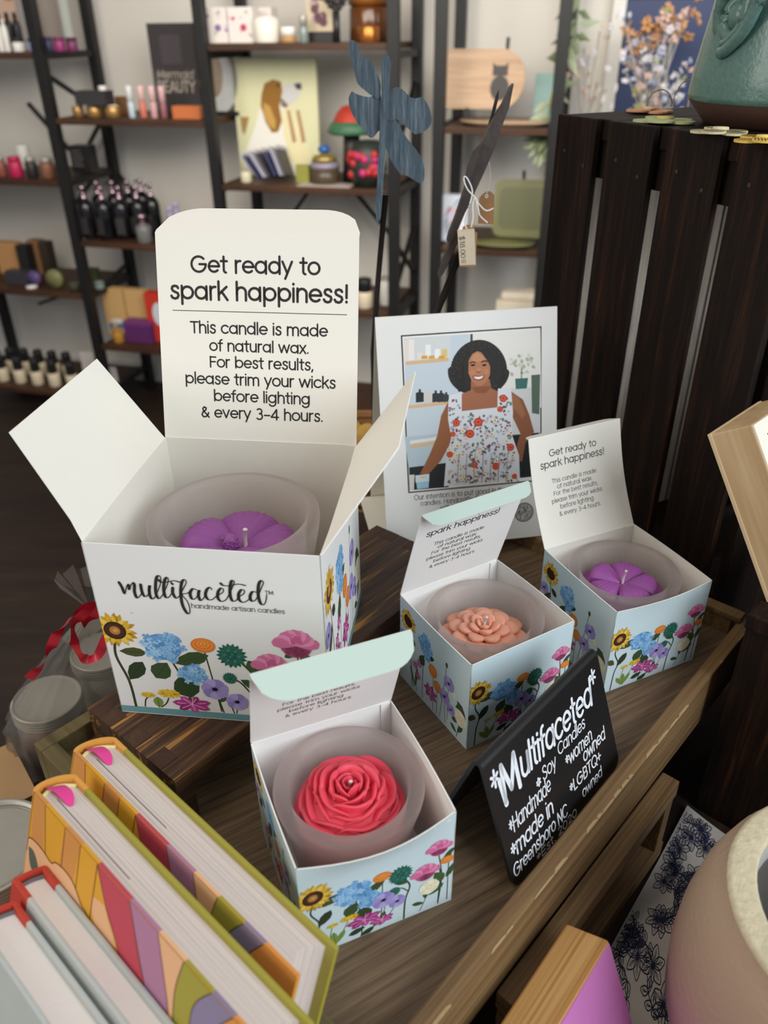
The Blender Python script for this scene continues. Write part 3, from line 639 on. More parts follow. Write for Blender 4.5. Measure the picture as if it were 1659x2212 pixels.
    def prof(u):
        k = min(u, 1-u)
        return .12+.88*math.sqrt(max(0, 1-((rc-k)/rc)**2)) if k < rc else 1
    mb = MB(); T.mesh(mb, inn, mint or out, th, 28, 4, prof); mb.build('tuck_flap', t)
    if big:
        for sgn, ph, l, poly in ((-1, 58, .072, [(.015, 0), (.05, .18), (.13, 1), (.965, 1), (.99, 0)]), (1, 54, .071, [(.015, 0), (.03, .12), (.18, .93), (.2, 1), (1.0, 1), (.985, 0)])):
            base = V((0 if sgn < 0 else w, 0, H)); dv = V((sgn*math.cos(R(ph)), 0, math.sin(R(ph)))); nn = V((sgn*math.sin(R(ph)), 0, -math.cos(R(ph))))
            pin = [base+V((0, y*d, 0))+dv*(q*l) for y, q in poly]; pout = [p+nn*th for p in pin]; n = len(poly)
            mb = MB(); mb.add(pin+pout, [tuple(range(n))[::sgn]], inn); mb.add(pin+pout, [tuple(range(n, 2*n))[::-sgn]], out)
            mb.add(pin+pout, [(i, (i+1) % n, n+(i+1) % n, n+i) for i in range(n)], card_edge); mb.build('side_flap', t)
    return t
BOXES = dict(A=(-.04599592, .24762721, .38842873, .09, .09, .0792446), B=(.05676063, .39556357, .52803982, .09, .09, .0792446), C=(.16672177, .44993949, .43028887, .09, .09, .0792446), D=(-.17838006, .39133796, -.11871045, .143, .143, .136937))
x, y, r, w, d, H = BOXES['A']; candle_box('small open aqua floral box with the coral candle, nearest the front', (x, y, .0003), r, w, d, H, (110, .92, 0), (92, .02), aqua_card, white_card, mint_card, fbow=.0085, group='small candle boxes', seed=3)
x, y, r, w, d, H = BOXES['B']; candle_box('small open aqua floral box with the peach candle, behind the black sign', (x, y, .0003), r, w, d, H, (108, .97, 0), (100, .0115), aqua_card, white_card, mint_card, group='small candle boxes', seed=5)
x, y, r, w, d, H = BOXES['C']; candle_box('small open aqua floral box with a purple candle, beside the dark crate', (x, y, .0003), r, w, d, H, (66.5, 1.0, -.004), (-86, .012), aqua_card, cream_card, mint_card, fbow=.004, group='small candle boxes', seed=7)
x, y, r, w, d, H = BOXES['D']; candle_box('large open white floral candle box with raised lid, on the dark riser', (x, y, .0455), r, w, d, H, (74, 1.0, 0), (-52, .03), white_card, cream_card, big=True, seed=9)

# ------------------------------------------------------------------ candles
def wax(name, col): return mat(name, col, .45, spec=.4, sss=.35, bump=.12, bscale=400)
wick_m = mat('cotton_wick', '#e8dcd6', .8, bump=.3, bscale=900)
def hf_petal(mb, m, ang, rl, wid, zb, h, lift=0, r0=.0, ridges=1):
    c, s = math.cos(R(ang)), math.sin(R(ang))
    def pt(u, v, low=False):
        r = r0+rl*u*(1-.16*v*v*u*u)
        q = wid*(.18+.82*u**.75)*(1-.12*u**8)*v*(1-.25*(1-u)**4)
        z = zb if low else zb+lift+h*(.35+.75*math.sin(math.pi*(.02+.56*min(1, u*1.12))))*(1-.30*v*v*v*v-.12*v*v)+ridges*.0008*math.sin(v*24)*u*(1-v*v)-.0028*u**14
        return V((c*r-s*q, s*r+c*q, z))
    nu, nv = 12, 22
    mb.grid(lambda u, v: pt(u, v*2-1), nu, nv, m, flip=False)
    rim = [(i/nu, -1) for i in range(nu+1)]+[(1, -1+2*j/nv) for j in range(1, nv+1)]+[(i/nu, 1) for i in range(nu-1, -1, -1)]
    vs = [pt(u, v) for u, v in rim]+[pt(u, v, True) for u, v in rim]; n = len(rim)
    mb.add(vs, [(i, i+1, n+i+1, n+i) for i in range(n-1)], m, True)
def cup_petal(mb, m, ang, rad, z0, h, flare, span, th, ph):
    def pt(u, v):
        a = R(ang+(u*2-1)*span); k = u*2-1; hh = h*(1-.45*abs(k)**3)*(1+.07*math.sin(7*u+ph)); tt = th*(1-.5*k*k)
        rr = rad*(1+.05*math.sin(3+u*6+ph))
        q = v*2 if v < .5 else (1-v)*2
        r = rr+flare*q**1.7+(0 if v < .5 else -tt*(1-.3*q)); z = z0+hh*math.sin(q*math.pi/2)**.8
        if .44 < v < .56: z += .0005
        return V((r*math.cos(a), r*math.sin(a), z))
    mb.grid(pt, 16, 14, m)
def candle(label, box, off, rz, big, col, kind, wz, rot0):
    x, y, r, w, d, H = BOXES[box]; cx, cy = w/2+off[0], d/2+off[1]
    X, Y = x+cx*math.cos(r)-cy*math.sin(r), y+cx*math.sin(r)+cy*math.cos(r)
    t = thing('jar_candle', label, 'candle', (X, Y, (.0465 if box == 'D' else .0013)), rz, 'candles in the boxes')
    k = 1 if not big else 1.345; zr = .0735 if not big else .1205; ro = .0432 if not big else .0568; ri = .0345 if not big else .0485
    m = wax('wax_'+kind+box, col)
    mb = MB(); prof = [(0, .0), (ro*.70, .0), (ro*.74, .002), (ro*.80, zr*.3), (ro*.90, zr*.7), (ro*.985, zr*.9), (ro, zr*.96), (ro*.995, zr*.985), (ro*.965, zr)]
    prof += [(ri*1.05, zr), (ri*1.01, zr-.0012), (ri*.985, zr-.004), (ri*.95, zr*.72), (ri*.9, zr*.45), (ri*.84, zr*.12), (ri*.78, zr*.07), (0, zr*.07)]
    mb.lathe(prof, frosted, 72, cap=False); mb.build('glass_vessel', t)
    wl = wz
    mb = MB(); mb.lathe([(0, zr*.075), (ri*.77, zr*.075), (ri*.84, zr*.14), (ri*.9, zr*.45), (ri*.935, wl-.001), (ri*.925, wl), (0, wl)], m, 48, cap=False); mb.build('wax_base', t)
    fl = None
    if kind == 'hibiscus':
        f = MB(); f.lathe([(0, wl+.0002), (.008*k, wl+.0002), (.006*k, wl+.004), (0, wl+.0045)], m, 20, cap=False)
        if big:
            f.lathe([(.0045, wl+.003), (.0052, wl+.012), (.0045, wl+.017), (.0015, wl+.0185), (0, wl+.0187)], m, 12, (-.004, -.003, 0), cap=False)
            for i in range(26): a = i*2.4; f.ell((-.004+.0046*math.cos(a), -.003+.0046*math.sin(a), wl+.009+.008*(i/26)), (.0012, .0012, .0012), m, n=6, k=4)
        fl = f.build('wax_flower', t)
        for i in range(5):
            p = MB(); hf_petal(p, m, rot0+72*i, (.0245 if not big else .037), (.0142 if not big else .0235), wl, (.0085 if not big else .0125), lift=.001+.0012*(i % 2), r0=.0015); p.build('petal', fl)
    elif kind == 'dahlia':
        f = MB(); f.lathe([(0, wl+.0002), (.026, wl+.0002), (.022, wl+.004), (.012, wl+.0085), (0, wl+.011)], m, 28, cap=False); fl = f.build('wax_flower', t)
        for rr, n, sz, z, tilt, o in ((.0245, 10, .0098, .0045, 12, 0), (.0185, 9, .0088, .0085, 24, 18), (.0125, 7, .0076, .0115, 38, 5), (.0072, 5, .0062, .0135, 58, 30), (.0035, 3, .0042, .015, 74, 0)):
            for i in range(n):
                a = R(360*i/n+o+rot0); p = MB()
                M = Matrix.Translation((rr*math.cos(a), rr*math.sin(a), wl+z)) @ Matrix.Rotation(a, 4, 'Z') @ Matrix.Rotation(R(-tilt), 4, 'Y')
                def sp(u, v, M=M, sz=sz):
                    th, ph = math.pi*v, 2*math.pi*u; q = V((sz*.95*math.sin(th)*math.cos(ph), sz*.88*math.sin(th)*math.sin(ph), .40*sz*math.cos(th)))
                    q.z += .16*sz*(q.y/sz)**2*2-.18*sz*(q.x/sz); return M @ q
                p.grid(sp, 16, 10, m); p.build('petal', fl)
    else:
        f = MB(); f.lathe([(0, wl+.0002), (.0295, wl+.0002), (.026, wl+.006), (.016, wl+.0115), (.006, wl+.0125), (0, wl+.0115)], m, 32, cap=False); fl = f.build('wax_flower', t)
        q = random.Random(4)
        for rr, n, h, z, fla, th, sp_, o in ((.0262, 8, .0085, .0, .0045, .003, 32, 0), (.0225, 8, .0115, .001, .0042, .003, 31, 20), (.0185, 7, .0125, .003, .0036, .0028, 36, 8), (.0145, 6, .0125, .0055, .003, .0026, 42, 33), (.0105, 5, .012, .0075, .0022, .0024, 50, 10), (.0068, 4, .0105, .0095, .0012, .002, 60, 40), (.0038, 3, .0085, .011, .0006, .0018, 62, 0)):
            for i in range(n):
                p = MB(); cup_petal(p, m, 360*i/n+o+rot0+q.uniform(-11, 11), rr*q.uniform(.92, 1.05), wl+z, h*q.uniform(.82, 1.1), fla*q.uniform(.7, 1.5), sp_*q.uniform(.85, 1.35), th, q.uniform(0, 6)); p.build('petal', fl)
    top = {'hibiscus': .004, 'dahlia': .014, 'peony': .0115}[kind]
    p = MB(); wx = .004*k if big else 0
    hh = .017 if big else (.013 if kind == 'hibiscus' else .0085)
    p.tube([(wx, 0, wl+top-.004), (wx+.0002, 0, wl+top+hh*.5), (wx+.001, -.0006, wl+top+hh)], .0013 if big else .001, wick_m, 8); p.ell((wx+.001, -.0006, wl+top+hh), (.0018, .0016, .0011) if big else (.0013, .0012, .0008), wick_m, n=8, k=5)
    p.build('wick', t)
candle('coral peony-shaped candle in frosted glass, in the front box', 'A', (.0, 0), 0, False, '#ef5063', 'peony', .054, 0)
candle('peach dahlia-shaped candle in frosted glass, in the box behind the sign', 'B', (0, 0), .3, False, '#f0aa8e', 'dahlia', .047, 10)
candle('small purple flower candle in frosted glass, in the box by the crate', 'C', (0, .0003), 0, False, '#a35aa6', 'hibiscus', .055, 65)
candle('large purple hibiscus candle in frosted glass, in the big white box', 'D', (0, -.004), 0, True, '#98559c', 'hibiscus', .086, 82)
# ------------------------------------------------------------------ black tent sign
def frame_empty(name, label, cat, o, X, Y, Z, group=None):
    t = thing(name, label, cat, (0, 0, 0), 0, group); M = Matrix((X, Y, Z)).transposed().to_4x4(); M.translation = o; t.matrix_world = M; return t
sign_m = mat('sign_black', '#1c1b1b', .33, spec=.5, var=.35, vscale=900)
SW, SD, SHh = .1286, .0664, .085
so = tw(-.3266, .0118, 0); t = thing('tent_sign', 'black folded tent sign with white hand lettering, against the tray rim', 'sign', tuple(so), R(47.5))
prof = [(0, 0)]+[(SD/2+.0042*math.sin(R(a))-.0, SHh-.0045+.0045*math.cos(R(a))) for a in range(-66, 67, 12)]+[(SD, 0)]
def sign_poly(off):
    out = []
    for i, (y, z) in enumerate(prof):
        a = V(prof[max(i-1, 0)]); b = V(prof[min(i+1, len(prof)-1)]); tt = (b-a).normalized(); n = V((-tt.y, tt.x)); out.append((y-n.x*off, z-n.y*off))
    return out
mb = MB(); oo, ii = sign_poly(0), sign_poly(.0024)
def rows(pp):
    out = []
    for k, (y, z) in enumerate(pp):
        if k == 0:
            y1, z1 = pp[1]; 
            for q in (0, .12, .3, .6, .8, 1): 
                f = .085*q; ins = .009*(1-math.sqrt(1-(1-q)**2)); out.append((y+(y1-y)*f, z+(z1-z)*f, ins))
        elif k == len(pp)-1:
            y1, z1 = pp[-2]
            for q in (1, .8, .6, .3, .12, 0):
                f = .085*q; ins = .009*(1-math.sqrt(1-(1-q)**2)); out.append((y+(y1-y)*f, z+(z1-z)*f, ins))
        else: out.append((y, z, 0))
    return out
A, B = rows(oo), rows(ii); n = len(A); vs = []
for rw in (A, B):
    for y, z, i in rw: vs += [V((i, y, z)), V((SW-i, y, z))]
fs = []
for k in range(n-1):
    fs += [(2*k, 2*k+1, 2*k+3, 2*k+2), (2*n+2*k+2, 2*n+2*k+3, 2*n+2*k+1, 2*n+2*k), (2*k+2, 2*n+2*k+2, 2*n+2*k, 2*k), (2*k+1, 2*n+2*k+1, 2*n+2*k+3, 2*k+3)]
fs += [(0, 2*n, 2*n+1, 1), (2*n-1, 4*n-1, 4*n-2, 2*n-2)]
mb.add(vs, fs, sign_m); mb.build('sign_body', t)
fy, fz = prof[1]; vd = V((0, fy, fz)).normalized(); nd = V((0, -vd.z, vd.y))
chalk = mat('paint_pen', '#e6e9ec', .55, var=.06, vscale=400); WH = lin('#e6e9ec')
fnS = lambda q: V((q.x*.001, 0, 0))+vd*(q.y*.001)+nd*.00012
mb = MB()
def hw(s, x0, x1, y, em, wt, sl=.12, jit=.02): write(mb, s, fnS, x0, x1, y, chalk, WH, wt*1.0, h=em, slant=sl, jitter=jit)
hw('*', 2, 10, 65, 26, .1); hw('M', 9.5, 28, 57, 33, .15, .1); hw('ultifaceted', 29, 112.5, 59.5, 25, .13, .16); hw('*', 113, 121, 67, 24, .09)
ribbon(mb, [(10.5, 72), (11.5, 55)], 1.9, fnS, chalk, WH)
hw('*', 40, 44.5, 42.5, 12, .14); hw('Soy', 47, 62.5, 45, 12.5, .1); hw('Candles', 66.5, 99.5, 49.8, 11.5, .1)
hw('*Handmade', 8, 52.5, 34.5, 14.5, .12); hw('*made in', 4.5, 50, 19.5, 15, .12); hw('Greensboro NC', 2.4, 62.5, 7.4, 12.5, .12); hw('*Est. 2020', 24.6, 71.5, .9, 7.5, .12)
hw('*women', 71.5, 104, 37.3, 12.5, .12); hw('owned', 90, 118.5, 28.4, 12.5, .12); hw('*LGBTQ+', 69.5, 109, 17.7, 11.5, .12); hw('owned', 81, 106.5, 6.3, 10.5, .12)
mb.build('hand_lettering', t)

# ------------------------------------------------------------------ portrait card
cw, ch = .1666, .2152; yaw, lean = .1641, .2738
t = thing('portrait_card', 'white standing card with a framed photo of a smiling woman, behind the boxes', 'card', (.0033, .62406, .0165), yaw)
up = V((0, math.sin(lean), math.cos(lean))); nf = V((0, -math.cos(lean), math.sin(lean)))
P = Panel((0, 0, 0), (1, 0, 0), up, nf, cw, ch, 0, 0)
mb = MB(); P.mesh(mb, white_card, cream_card, .0008, 8, 12); 
def ph(x, y):
    x -= 365; y -= 298; det = 973*1107+66*47
    a = (x*1107-47*y)/det; b = (973*y+66*x)/det
    return .139+a*(.905-.139), .918-b*(.918-.262)
pr = Print(11)
def pg(pts, col): pr.poly([ph(*p) for p in pts], col)
def el(x, y, rx, ry, col, rot=0, n=16): pg([(x+rx*math.cos(2*math.pi*i/n)*math.cos(R(rot))-ry*math.sin(2*math.pi*i/n)*math.sin(R(rot)), y+rx*math.cos(2*math.pi*i/n)*math.sin(R(rot))+ry*math.sin(2*math.pi*i/n)*math.cos(R(rot))) for i in range(n)], col)
a0, a1, b0, b1 = .133, .911, .255, .9245
pr.poly([(a0, b0), (a1, b0), (a1, b1), (a0, b1)], '#3a3836'); pr.poly([(a0+.008, b0+.006), (a1-.008, b0+.006), (a1-.008, b1-.006), (a0+.008, b1-.006)], '#eceae6')
pg([(375, 308), (1338, 243), (1372, 1312), (415, 1395)], '#c9d3da')
pg([(375, 308), (700, 286), (700, 450), (380, 480)], '#d6d8d6'); pg([(830, 277), (1338, 243), (1368, 800), (870, 830)], '#e8e4dc'); pg([(838, 278), (856, 277), (858, 340), (840, 341)], '#4d5357')
pg([(380, 1000), (640, 980), (640, 1240), (412, 1260)], '#b6c6cd')
pg([(1080, 665), (1345, 650), (1362, 1010), (1100, 1010)], '#d3d4d2'); pg([(1285, 565), (1350, 560), (1356, 850), (1300, 840)], '#566a5a')
for y, x1, yy in ((468, 690, 440), (775, 690, 745), (1062, 612, 1035)): pg([(390+(y-468)*.05, y), (x1, yy), (x1, yy+25), (391+(y-468)*.05, y+24)], '#d9b78a')
for x, h, c in ((395, 140, '#e6dcd4'), (430, 145, '#efe7e0'), (490, 55, '#eadfd0'), (545, 110, '#f0efe8'), (610, 80, '#f3f1ec'), (660, 80, '#dfc27a')): pg([(x-20, 462-(x-390)*.09), (x-18, 462-h), (x+18, 460-h), (x+20, 460-(x-390)*.09)], c)
for x in (520, 570, 640): pg([(x-22, 450), (x+22, 447), (x+20, 425), (x-20, 428)], '#d9a440')
for x, w, h, c in ((488, 28, 95, '#2f3236'), (545, 20, 85, '#d9cdbd'), (600, 24, 85, '#33363a'), (638, 24, 85, '#33363a'), (674, 20, 72, '#3b3e42')): pg([(x-w, 755), (x-w, 755-h*.72), (x-8, 755-h*.8), (x-8, 755-h), (x+8, 755-h), (x+8, 755-h*.8), (x+w, 755-h*.72), (x+w, 750)], c)
for i in range(14): el(425+i*14, 1040-i*1.8, 8, 14, '#e9e4da', n=8)
pg([(412, 1225), (700, 1195), (700, 1380), (416, 1395)], '#2b2b2e'); pg([(1150, 1000), (1362, 985), (1372, 1312), (1160, 1330)], '#26272a')
for i in range(26): el(1120+rnd.uniform(0, 180), 420+rnd.uniform(0, 150), 16, 11, rnd.choice(['#d3d4c4', '#c3c9b4', '#aeb79c', '#dfdfd3']), rnd.uniform(0, 90), 8)
pg([(1208, 520), (1216, 520), (1218, 600), (1210, 600)], '#7b7f66'); pg([(1168, 590), (1262, 585), (1255, 660), (1175, 665)], '#3e6f66')
# the woman: hair behind, arms, neck, dress, face
for i in range(60):
    a = 2*math.pi*i/60; el(905+185*math.cos(a)*(1.02 if math.sin(a) > 0 else .92), 512+165*math.sin(a)+20*math.cos(a)**2, 34, 32, '#2a2724' if i % 2 else '#322e2b', n=9)
el(905, 510, 180, 160, '#2a2724', n=24); pg([(725, 560), (760, 680), (1060, 690), (1105, 560)], '#292623')
pg([(690, 750), (640, 850), (612, 1000), (560, 1130), (490, 1275), (545, 1285), (640, 1180), (705, 1060), (730, 880)], '#97603f')
pg([(1140, 680), (1230, 740), (1280, 850), (1322, 980), (1260, 1060), (1240, 1200), (1190, 1190), (1200, 1060), (1220, 990), (1150, 850)], '#8d5a3d')
pg([(1140, 690), (1200, 725), (1255, 850), (1230, 880), (1160, 800)], '#a06a4a')
pg([(775, 700), (850, 670), (850, 600), (1000, 590), (1005, 660), (1065, 690), (1060, 830), (780, 840)], '#a5694b'); pg([(850, 650), (1000, 640), (960, 690), (890, 692)], '#8c5539')
pg([(690, 745), (700, 705), (785, 685), (787, 820), (1045, 795), (1045, 660), (1140, 655), (1160, 830), (1155, 990), (1215, 1150), (1228, 1325), (665, 1372), (680, 1150), (715, 1010), (690, 880)], '#dfe1e4')
q = random.Random(5)
def in_dress(x, y): return (y > 830 and 700-(y-1000)*.06*(y > 1000) < x < 1150+max(0, y-990)*.2) or (y > 700 and (695 < x < 780 or 1050 < x < 1145))
for i in range(420):
    x, y = q.uniform(670, 1225), q.uniform(670, 1350)
    if not in_dress(x, y): continue
    c = q.choice(['#5f7d6a', '#7a3d56', '#87505f', '#71877a', '#b9aac4', '#93a7b5', '#a85a6a', '#8b9a86', '#5d5a66'])
    el(x, y, q.uniform(8, 17), q.uniform(6, 10), c, q.uniform(0, 180), 7)
for i in range(70):
    x, y = q.uniform(690, 1210), q.uniform(860, 1340)
    if in_dress(x, y):
        el(x, y, 17, 16, q.choice(['#e9e0d4', '#d9c9d2', '#eee3bd']), 0, 9); el(x, y, 6, 6, q.choice(['#7c3a58', '#caa040']), 0, 6)
for x, y, r in ((1085, 730, 28), (750, 905, 26), (908, 900, 33), (850, 985, 32), (1065, 808, 22), (1150, 1090, 28), (705, 1135, 24), (885, 1215, 26), (1045, 1230, 28), (725, 985, 20), (1185, 1310, 20)):
    el(x, y, r, r, '#c8402f', n=12); el(x, y, r*.65, r*.62, '#dd6a40', n=10); el(x, y, r*.3, r*.3, '#b5302a', n=8)
for x in (770, 830, 890, 950, 1010, 1070, 1130): pr.line([ph(x, 1130), ph(x-8, 1350)], .004, '#8f8f95')
pg([(830, 460), (855, 415), (890, 395), (920, 405), (955, 450), (985, 500), (985, 560), (965, 605), (925, 640), (890, 640), (855, 605), (830, 550)], '#b67b58')
pg([(855, 430), (890, 405), (925, 425), (955, 465), (900, 470), (845, 480)], '#c48c68'); el(860, 545, 22, 18, '#c4835e'); el(958, 540, 18, 18, '#c4835e'); el(905, 530, 20, 18, '#c28a63')
pr.line([ph(x, y) for x, y in ((837, 480), (858, 470), (882, 476))], .006, '#4a2f24'); pr.line([ph(x, y) for x, y in ((918, 472), (945, 462), (965, 470))], .006, '#4a2f24')
for x in (861, 942): el(x, 493, 17, 8, '#3a2620', -4, 10); el(x+1, 494, 5, 5, '#120c0a', n=8)
pr.line([ph(888, 536), ph(904, 544), ph(920, 536)], .005, '#8c5438')
pg([(858, 570), (880, 566), (905, 572), (930, 565), (950, 562), (935, 592), (905, 604), (875, 594)], '#8e4540'); pg([(868, 573), (905, 576), (940, 567), (925, 587), (903, 593), (880, 588)], '#f2efec')
pg([(920, 398), (985, 420), (1060, 520), (1060, 640), (1000, 660), (985, 600), (992, 520), (960, 450)], '#2c2926'); pg([(826, 470), (850, 415), (900, 385), (840, 400), (790, 470), (800, 620), (842, 620), (828, 550)], '#2c2926')
for i in range(70):
    a = q.uniform(0, 6.28); rr = q.uniform(.75, 1.02); x, y = 905+190*rr*math.cos(a), 515+165*rr*math.sin(a)
    if not (828 < x < 985 and 400 < y < 660): el(x, y, q.uniform(5, 11), 3.2, '#403b37', q.uniform(0, 180), 6)
pg([(455, 1290), (558, 1280), (552, 1380), (470, 1388)], '#9fc6d6'); pg([(456, 1285), (556, 1276), (556, 1330), (458, 1338)], '#d2dde0'); el(508, 1300, 22, 8, '#e8c89a'); pg([(412, 1280), (450, 1278), (446, 1392), (416, 1394)], '#dad3cf')
pr.apply(mb, lambda a, b, o: P.at(a, b, o), .000004)
fc = lambda s: P.at(s.x, s.y/1.2917, .0002)
GR = lin('#55514d')
write(mb, 'Our intention is to put good in the world', fc, .164, .80, .222*1.2917, black_ink, GR, .075, h=.04); write(mb, 'candles. Handcrafted with', fc, .2, .60, .193*1.2917, black_ink, GR, .075, h=.04); write(mb, 'with best', fc, .312, .45, .166*1.2917, black_ink, GR, .075, h=.04)
pr2 = Print(3); pr2.ell(.805, .118, .058, .045, '#6f6a66', n=24); pr2.ell(.805, .118, .052, .04, '#a5a09b', n=24)
for i in range(40): pr2.ell(.805+q.uniform(-.036, .036), .118+q.uniform(-.028, .028), .006, .003, q.choice(['#5d5955', '#d5d1cb']), q.uniform(0, 90), 6)
pr2.apply(mb, lambda a, b, o: P.at(a, b, o), .000004)
mb.build('front_panel', t)
ridge = up*ch; bk = V((0, .105, 0))
mb = MB(); vs = [ridge, ridge+V((cw, 0, 0)), bk+V((cw, 0, 0)), bk]; n1 = V((0, .0008, .0003)); mb.add(vs+[v+n1 for v in vs], [(0, 1, 2, 3), (7, 6, 5, 4), (0, 3, 7, 4), (1, 5, 6, 2), (3, 2, 6, 7)], cream_card); mb.build('back_panel', t)
mb = MB(); mb.box((-.012, .018, .0), (cw-.002, .104, .0008), cream_card); mb.build('base_flap', t)

# ------------------------------------------------------------------ books
bl = V((.7357, -.6773, 0)).normalized(); be = V((-bl.y, bl.x, 0)); th20 = R(20)
bT = be*math.cos(th20)-V((0, 0, 1))*math.sin(th20); bU = be*math.sin(th20)+V((0, 0, 1))*math.cos(th20); P1 = V((-.1674, .3471, .07))
pages = wood('page_edges', [(.3, '#b9aaa2'), (.5, '#d8cbc2'), (.7, '#e8ddd4')], (6, 1500, 6), .8, .25, spec=.2, fine=1.5)
pages_white = mat('pale_pages', '#e2dad2', .85, var=.04, vscale=30, bump=.1, bscale=500)
silk = mat('pink_ribbon', '#e0408e', .35, spec=.5); band = mat('headband', '#eadb9c', .8, bump=.4, bscale=1500); dband = mat('grey_headband', '#6b6468', .85, bump=.4, bscale=1500)
def book(label, top, L, thk, hb, cover, spine, prnt=None, ribbon_at=None, grey=False, group=None):
    """local frame: x from spine to fore edge, y from front to back cover, z up"""
    o = top-bT*thk-bU*hb
    t = frame_empty('hardcover_book', label, 'book', o, bl, bT, bU, group)
    b = .0026; sq = .0035; rs = .006 if not grey else .001
    for nm, y in (('front_cover', 0), ('back_cover', thk-b)):
        mb = MB(); mb.bbox((.004, y, 0), (L, y+b, hb), cover[nm == 'back_cover'], .0008)
        if grey: mb.bbox((.0035, y-.0002, -.0001), (.02, y+b+.0002, hb+.0001), spine, .0007)
        elif nm == 'back_cover': mb.bbox((.0035, y-.0001, -.0001), (.016, y+b+.0001, hb+.0001), spine, .0007)
        if prnt and nm == 'front_cover': prnt(mb, L, hb)
        mb.build(nm, t)
    def sp(u, v):
        a = math.pi*u; return V((.004-rs*math.sin(a), thk/2-math.cos(a)*thk/2, v*hb))
    def spi(u, v):
        a = math.pi*u; return V((.006-rs*math.sin(a), thk/2-math.cos(a)*(thk/2-.002), v*hb))
    mb = MB(); mb.grid(sp, 14, 1, spine, flip=True); mb.grid(spi, 14, 1, spine)
    mb.add([sp(i/14, 1) for i in range(15)]+[spi(i/14, 1) for i in range(15)], [(i, i+1, 16+i, 15+i) for i in range(14)], spine); mb.build('spine', t)
    n = 16; fe = [(L-.006-.006*math.sin(math.pi*i/n)*(0 if grey else 1), b+(thk-2*b)*i/n) for i in range(n+1)]
    hd = [(.0065-rs*.8*math.sin(math.pi*i/n), thk-b-(thk-2*b)*i/n) for i in range(n+1)]
    mb = MB(); mb.prism(fe+hd, sq, hb-sq, pages_white if grey else pages); 
    if ribbon_at:
        mb.box((ribbon_at[0], thk*.36, hb-sq), (L*.42, thk*.375, hb-sq+.00015), mat('page_gap', '#4a4340', .9))
    mb.build('page_block', t)
    mb = MB(); mb.tube([(h[0]+.0012, h[1], hb-sq+.0004) for h in hd], .0013, dband if grey else band, 6); mb.build('headband', t)
    if ribbon_at:
        x, y = ribbon_at; mb = MB()
        pts = [(.002, y, hb-.0025), (.006, y+.0003, hb-.0005), (.012, y+.001, hb+.0002), (.017, y+.0012, hb-.0012), (.021, y+.001, hb-.0034)]
        ws = [.0046, .0046, .004, .003, .0008]
        vs = [];
        for p, w in zip(cat(pts, 4), [ws[min(4, i//4)]+(ws[min(4, i//4+1)]-ws[min(4, i//4)])*(i % 4)/4 for i in range(17)]): vs += [p+V((-.35*w, -w, 0)), p+V((.35*w, w, .0003))]
        mb.add(vs, [(2*i, 2*i+1, 2*i+3, 2*i+2) for i in range(len(vs)//2-1)], silk, True); mb.build('ribbon_marker', t)
    return t
yel = mat('cover_yellow', '#dd9a35', .4, spec=.4); olv = mat('cover_olive', '#a39a3a', .4, spec=.4); ora = mat('cover_orange', '#e0a04a', .4, spec=.4)
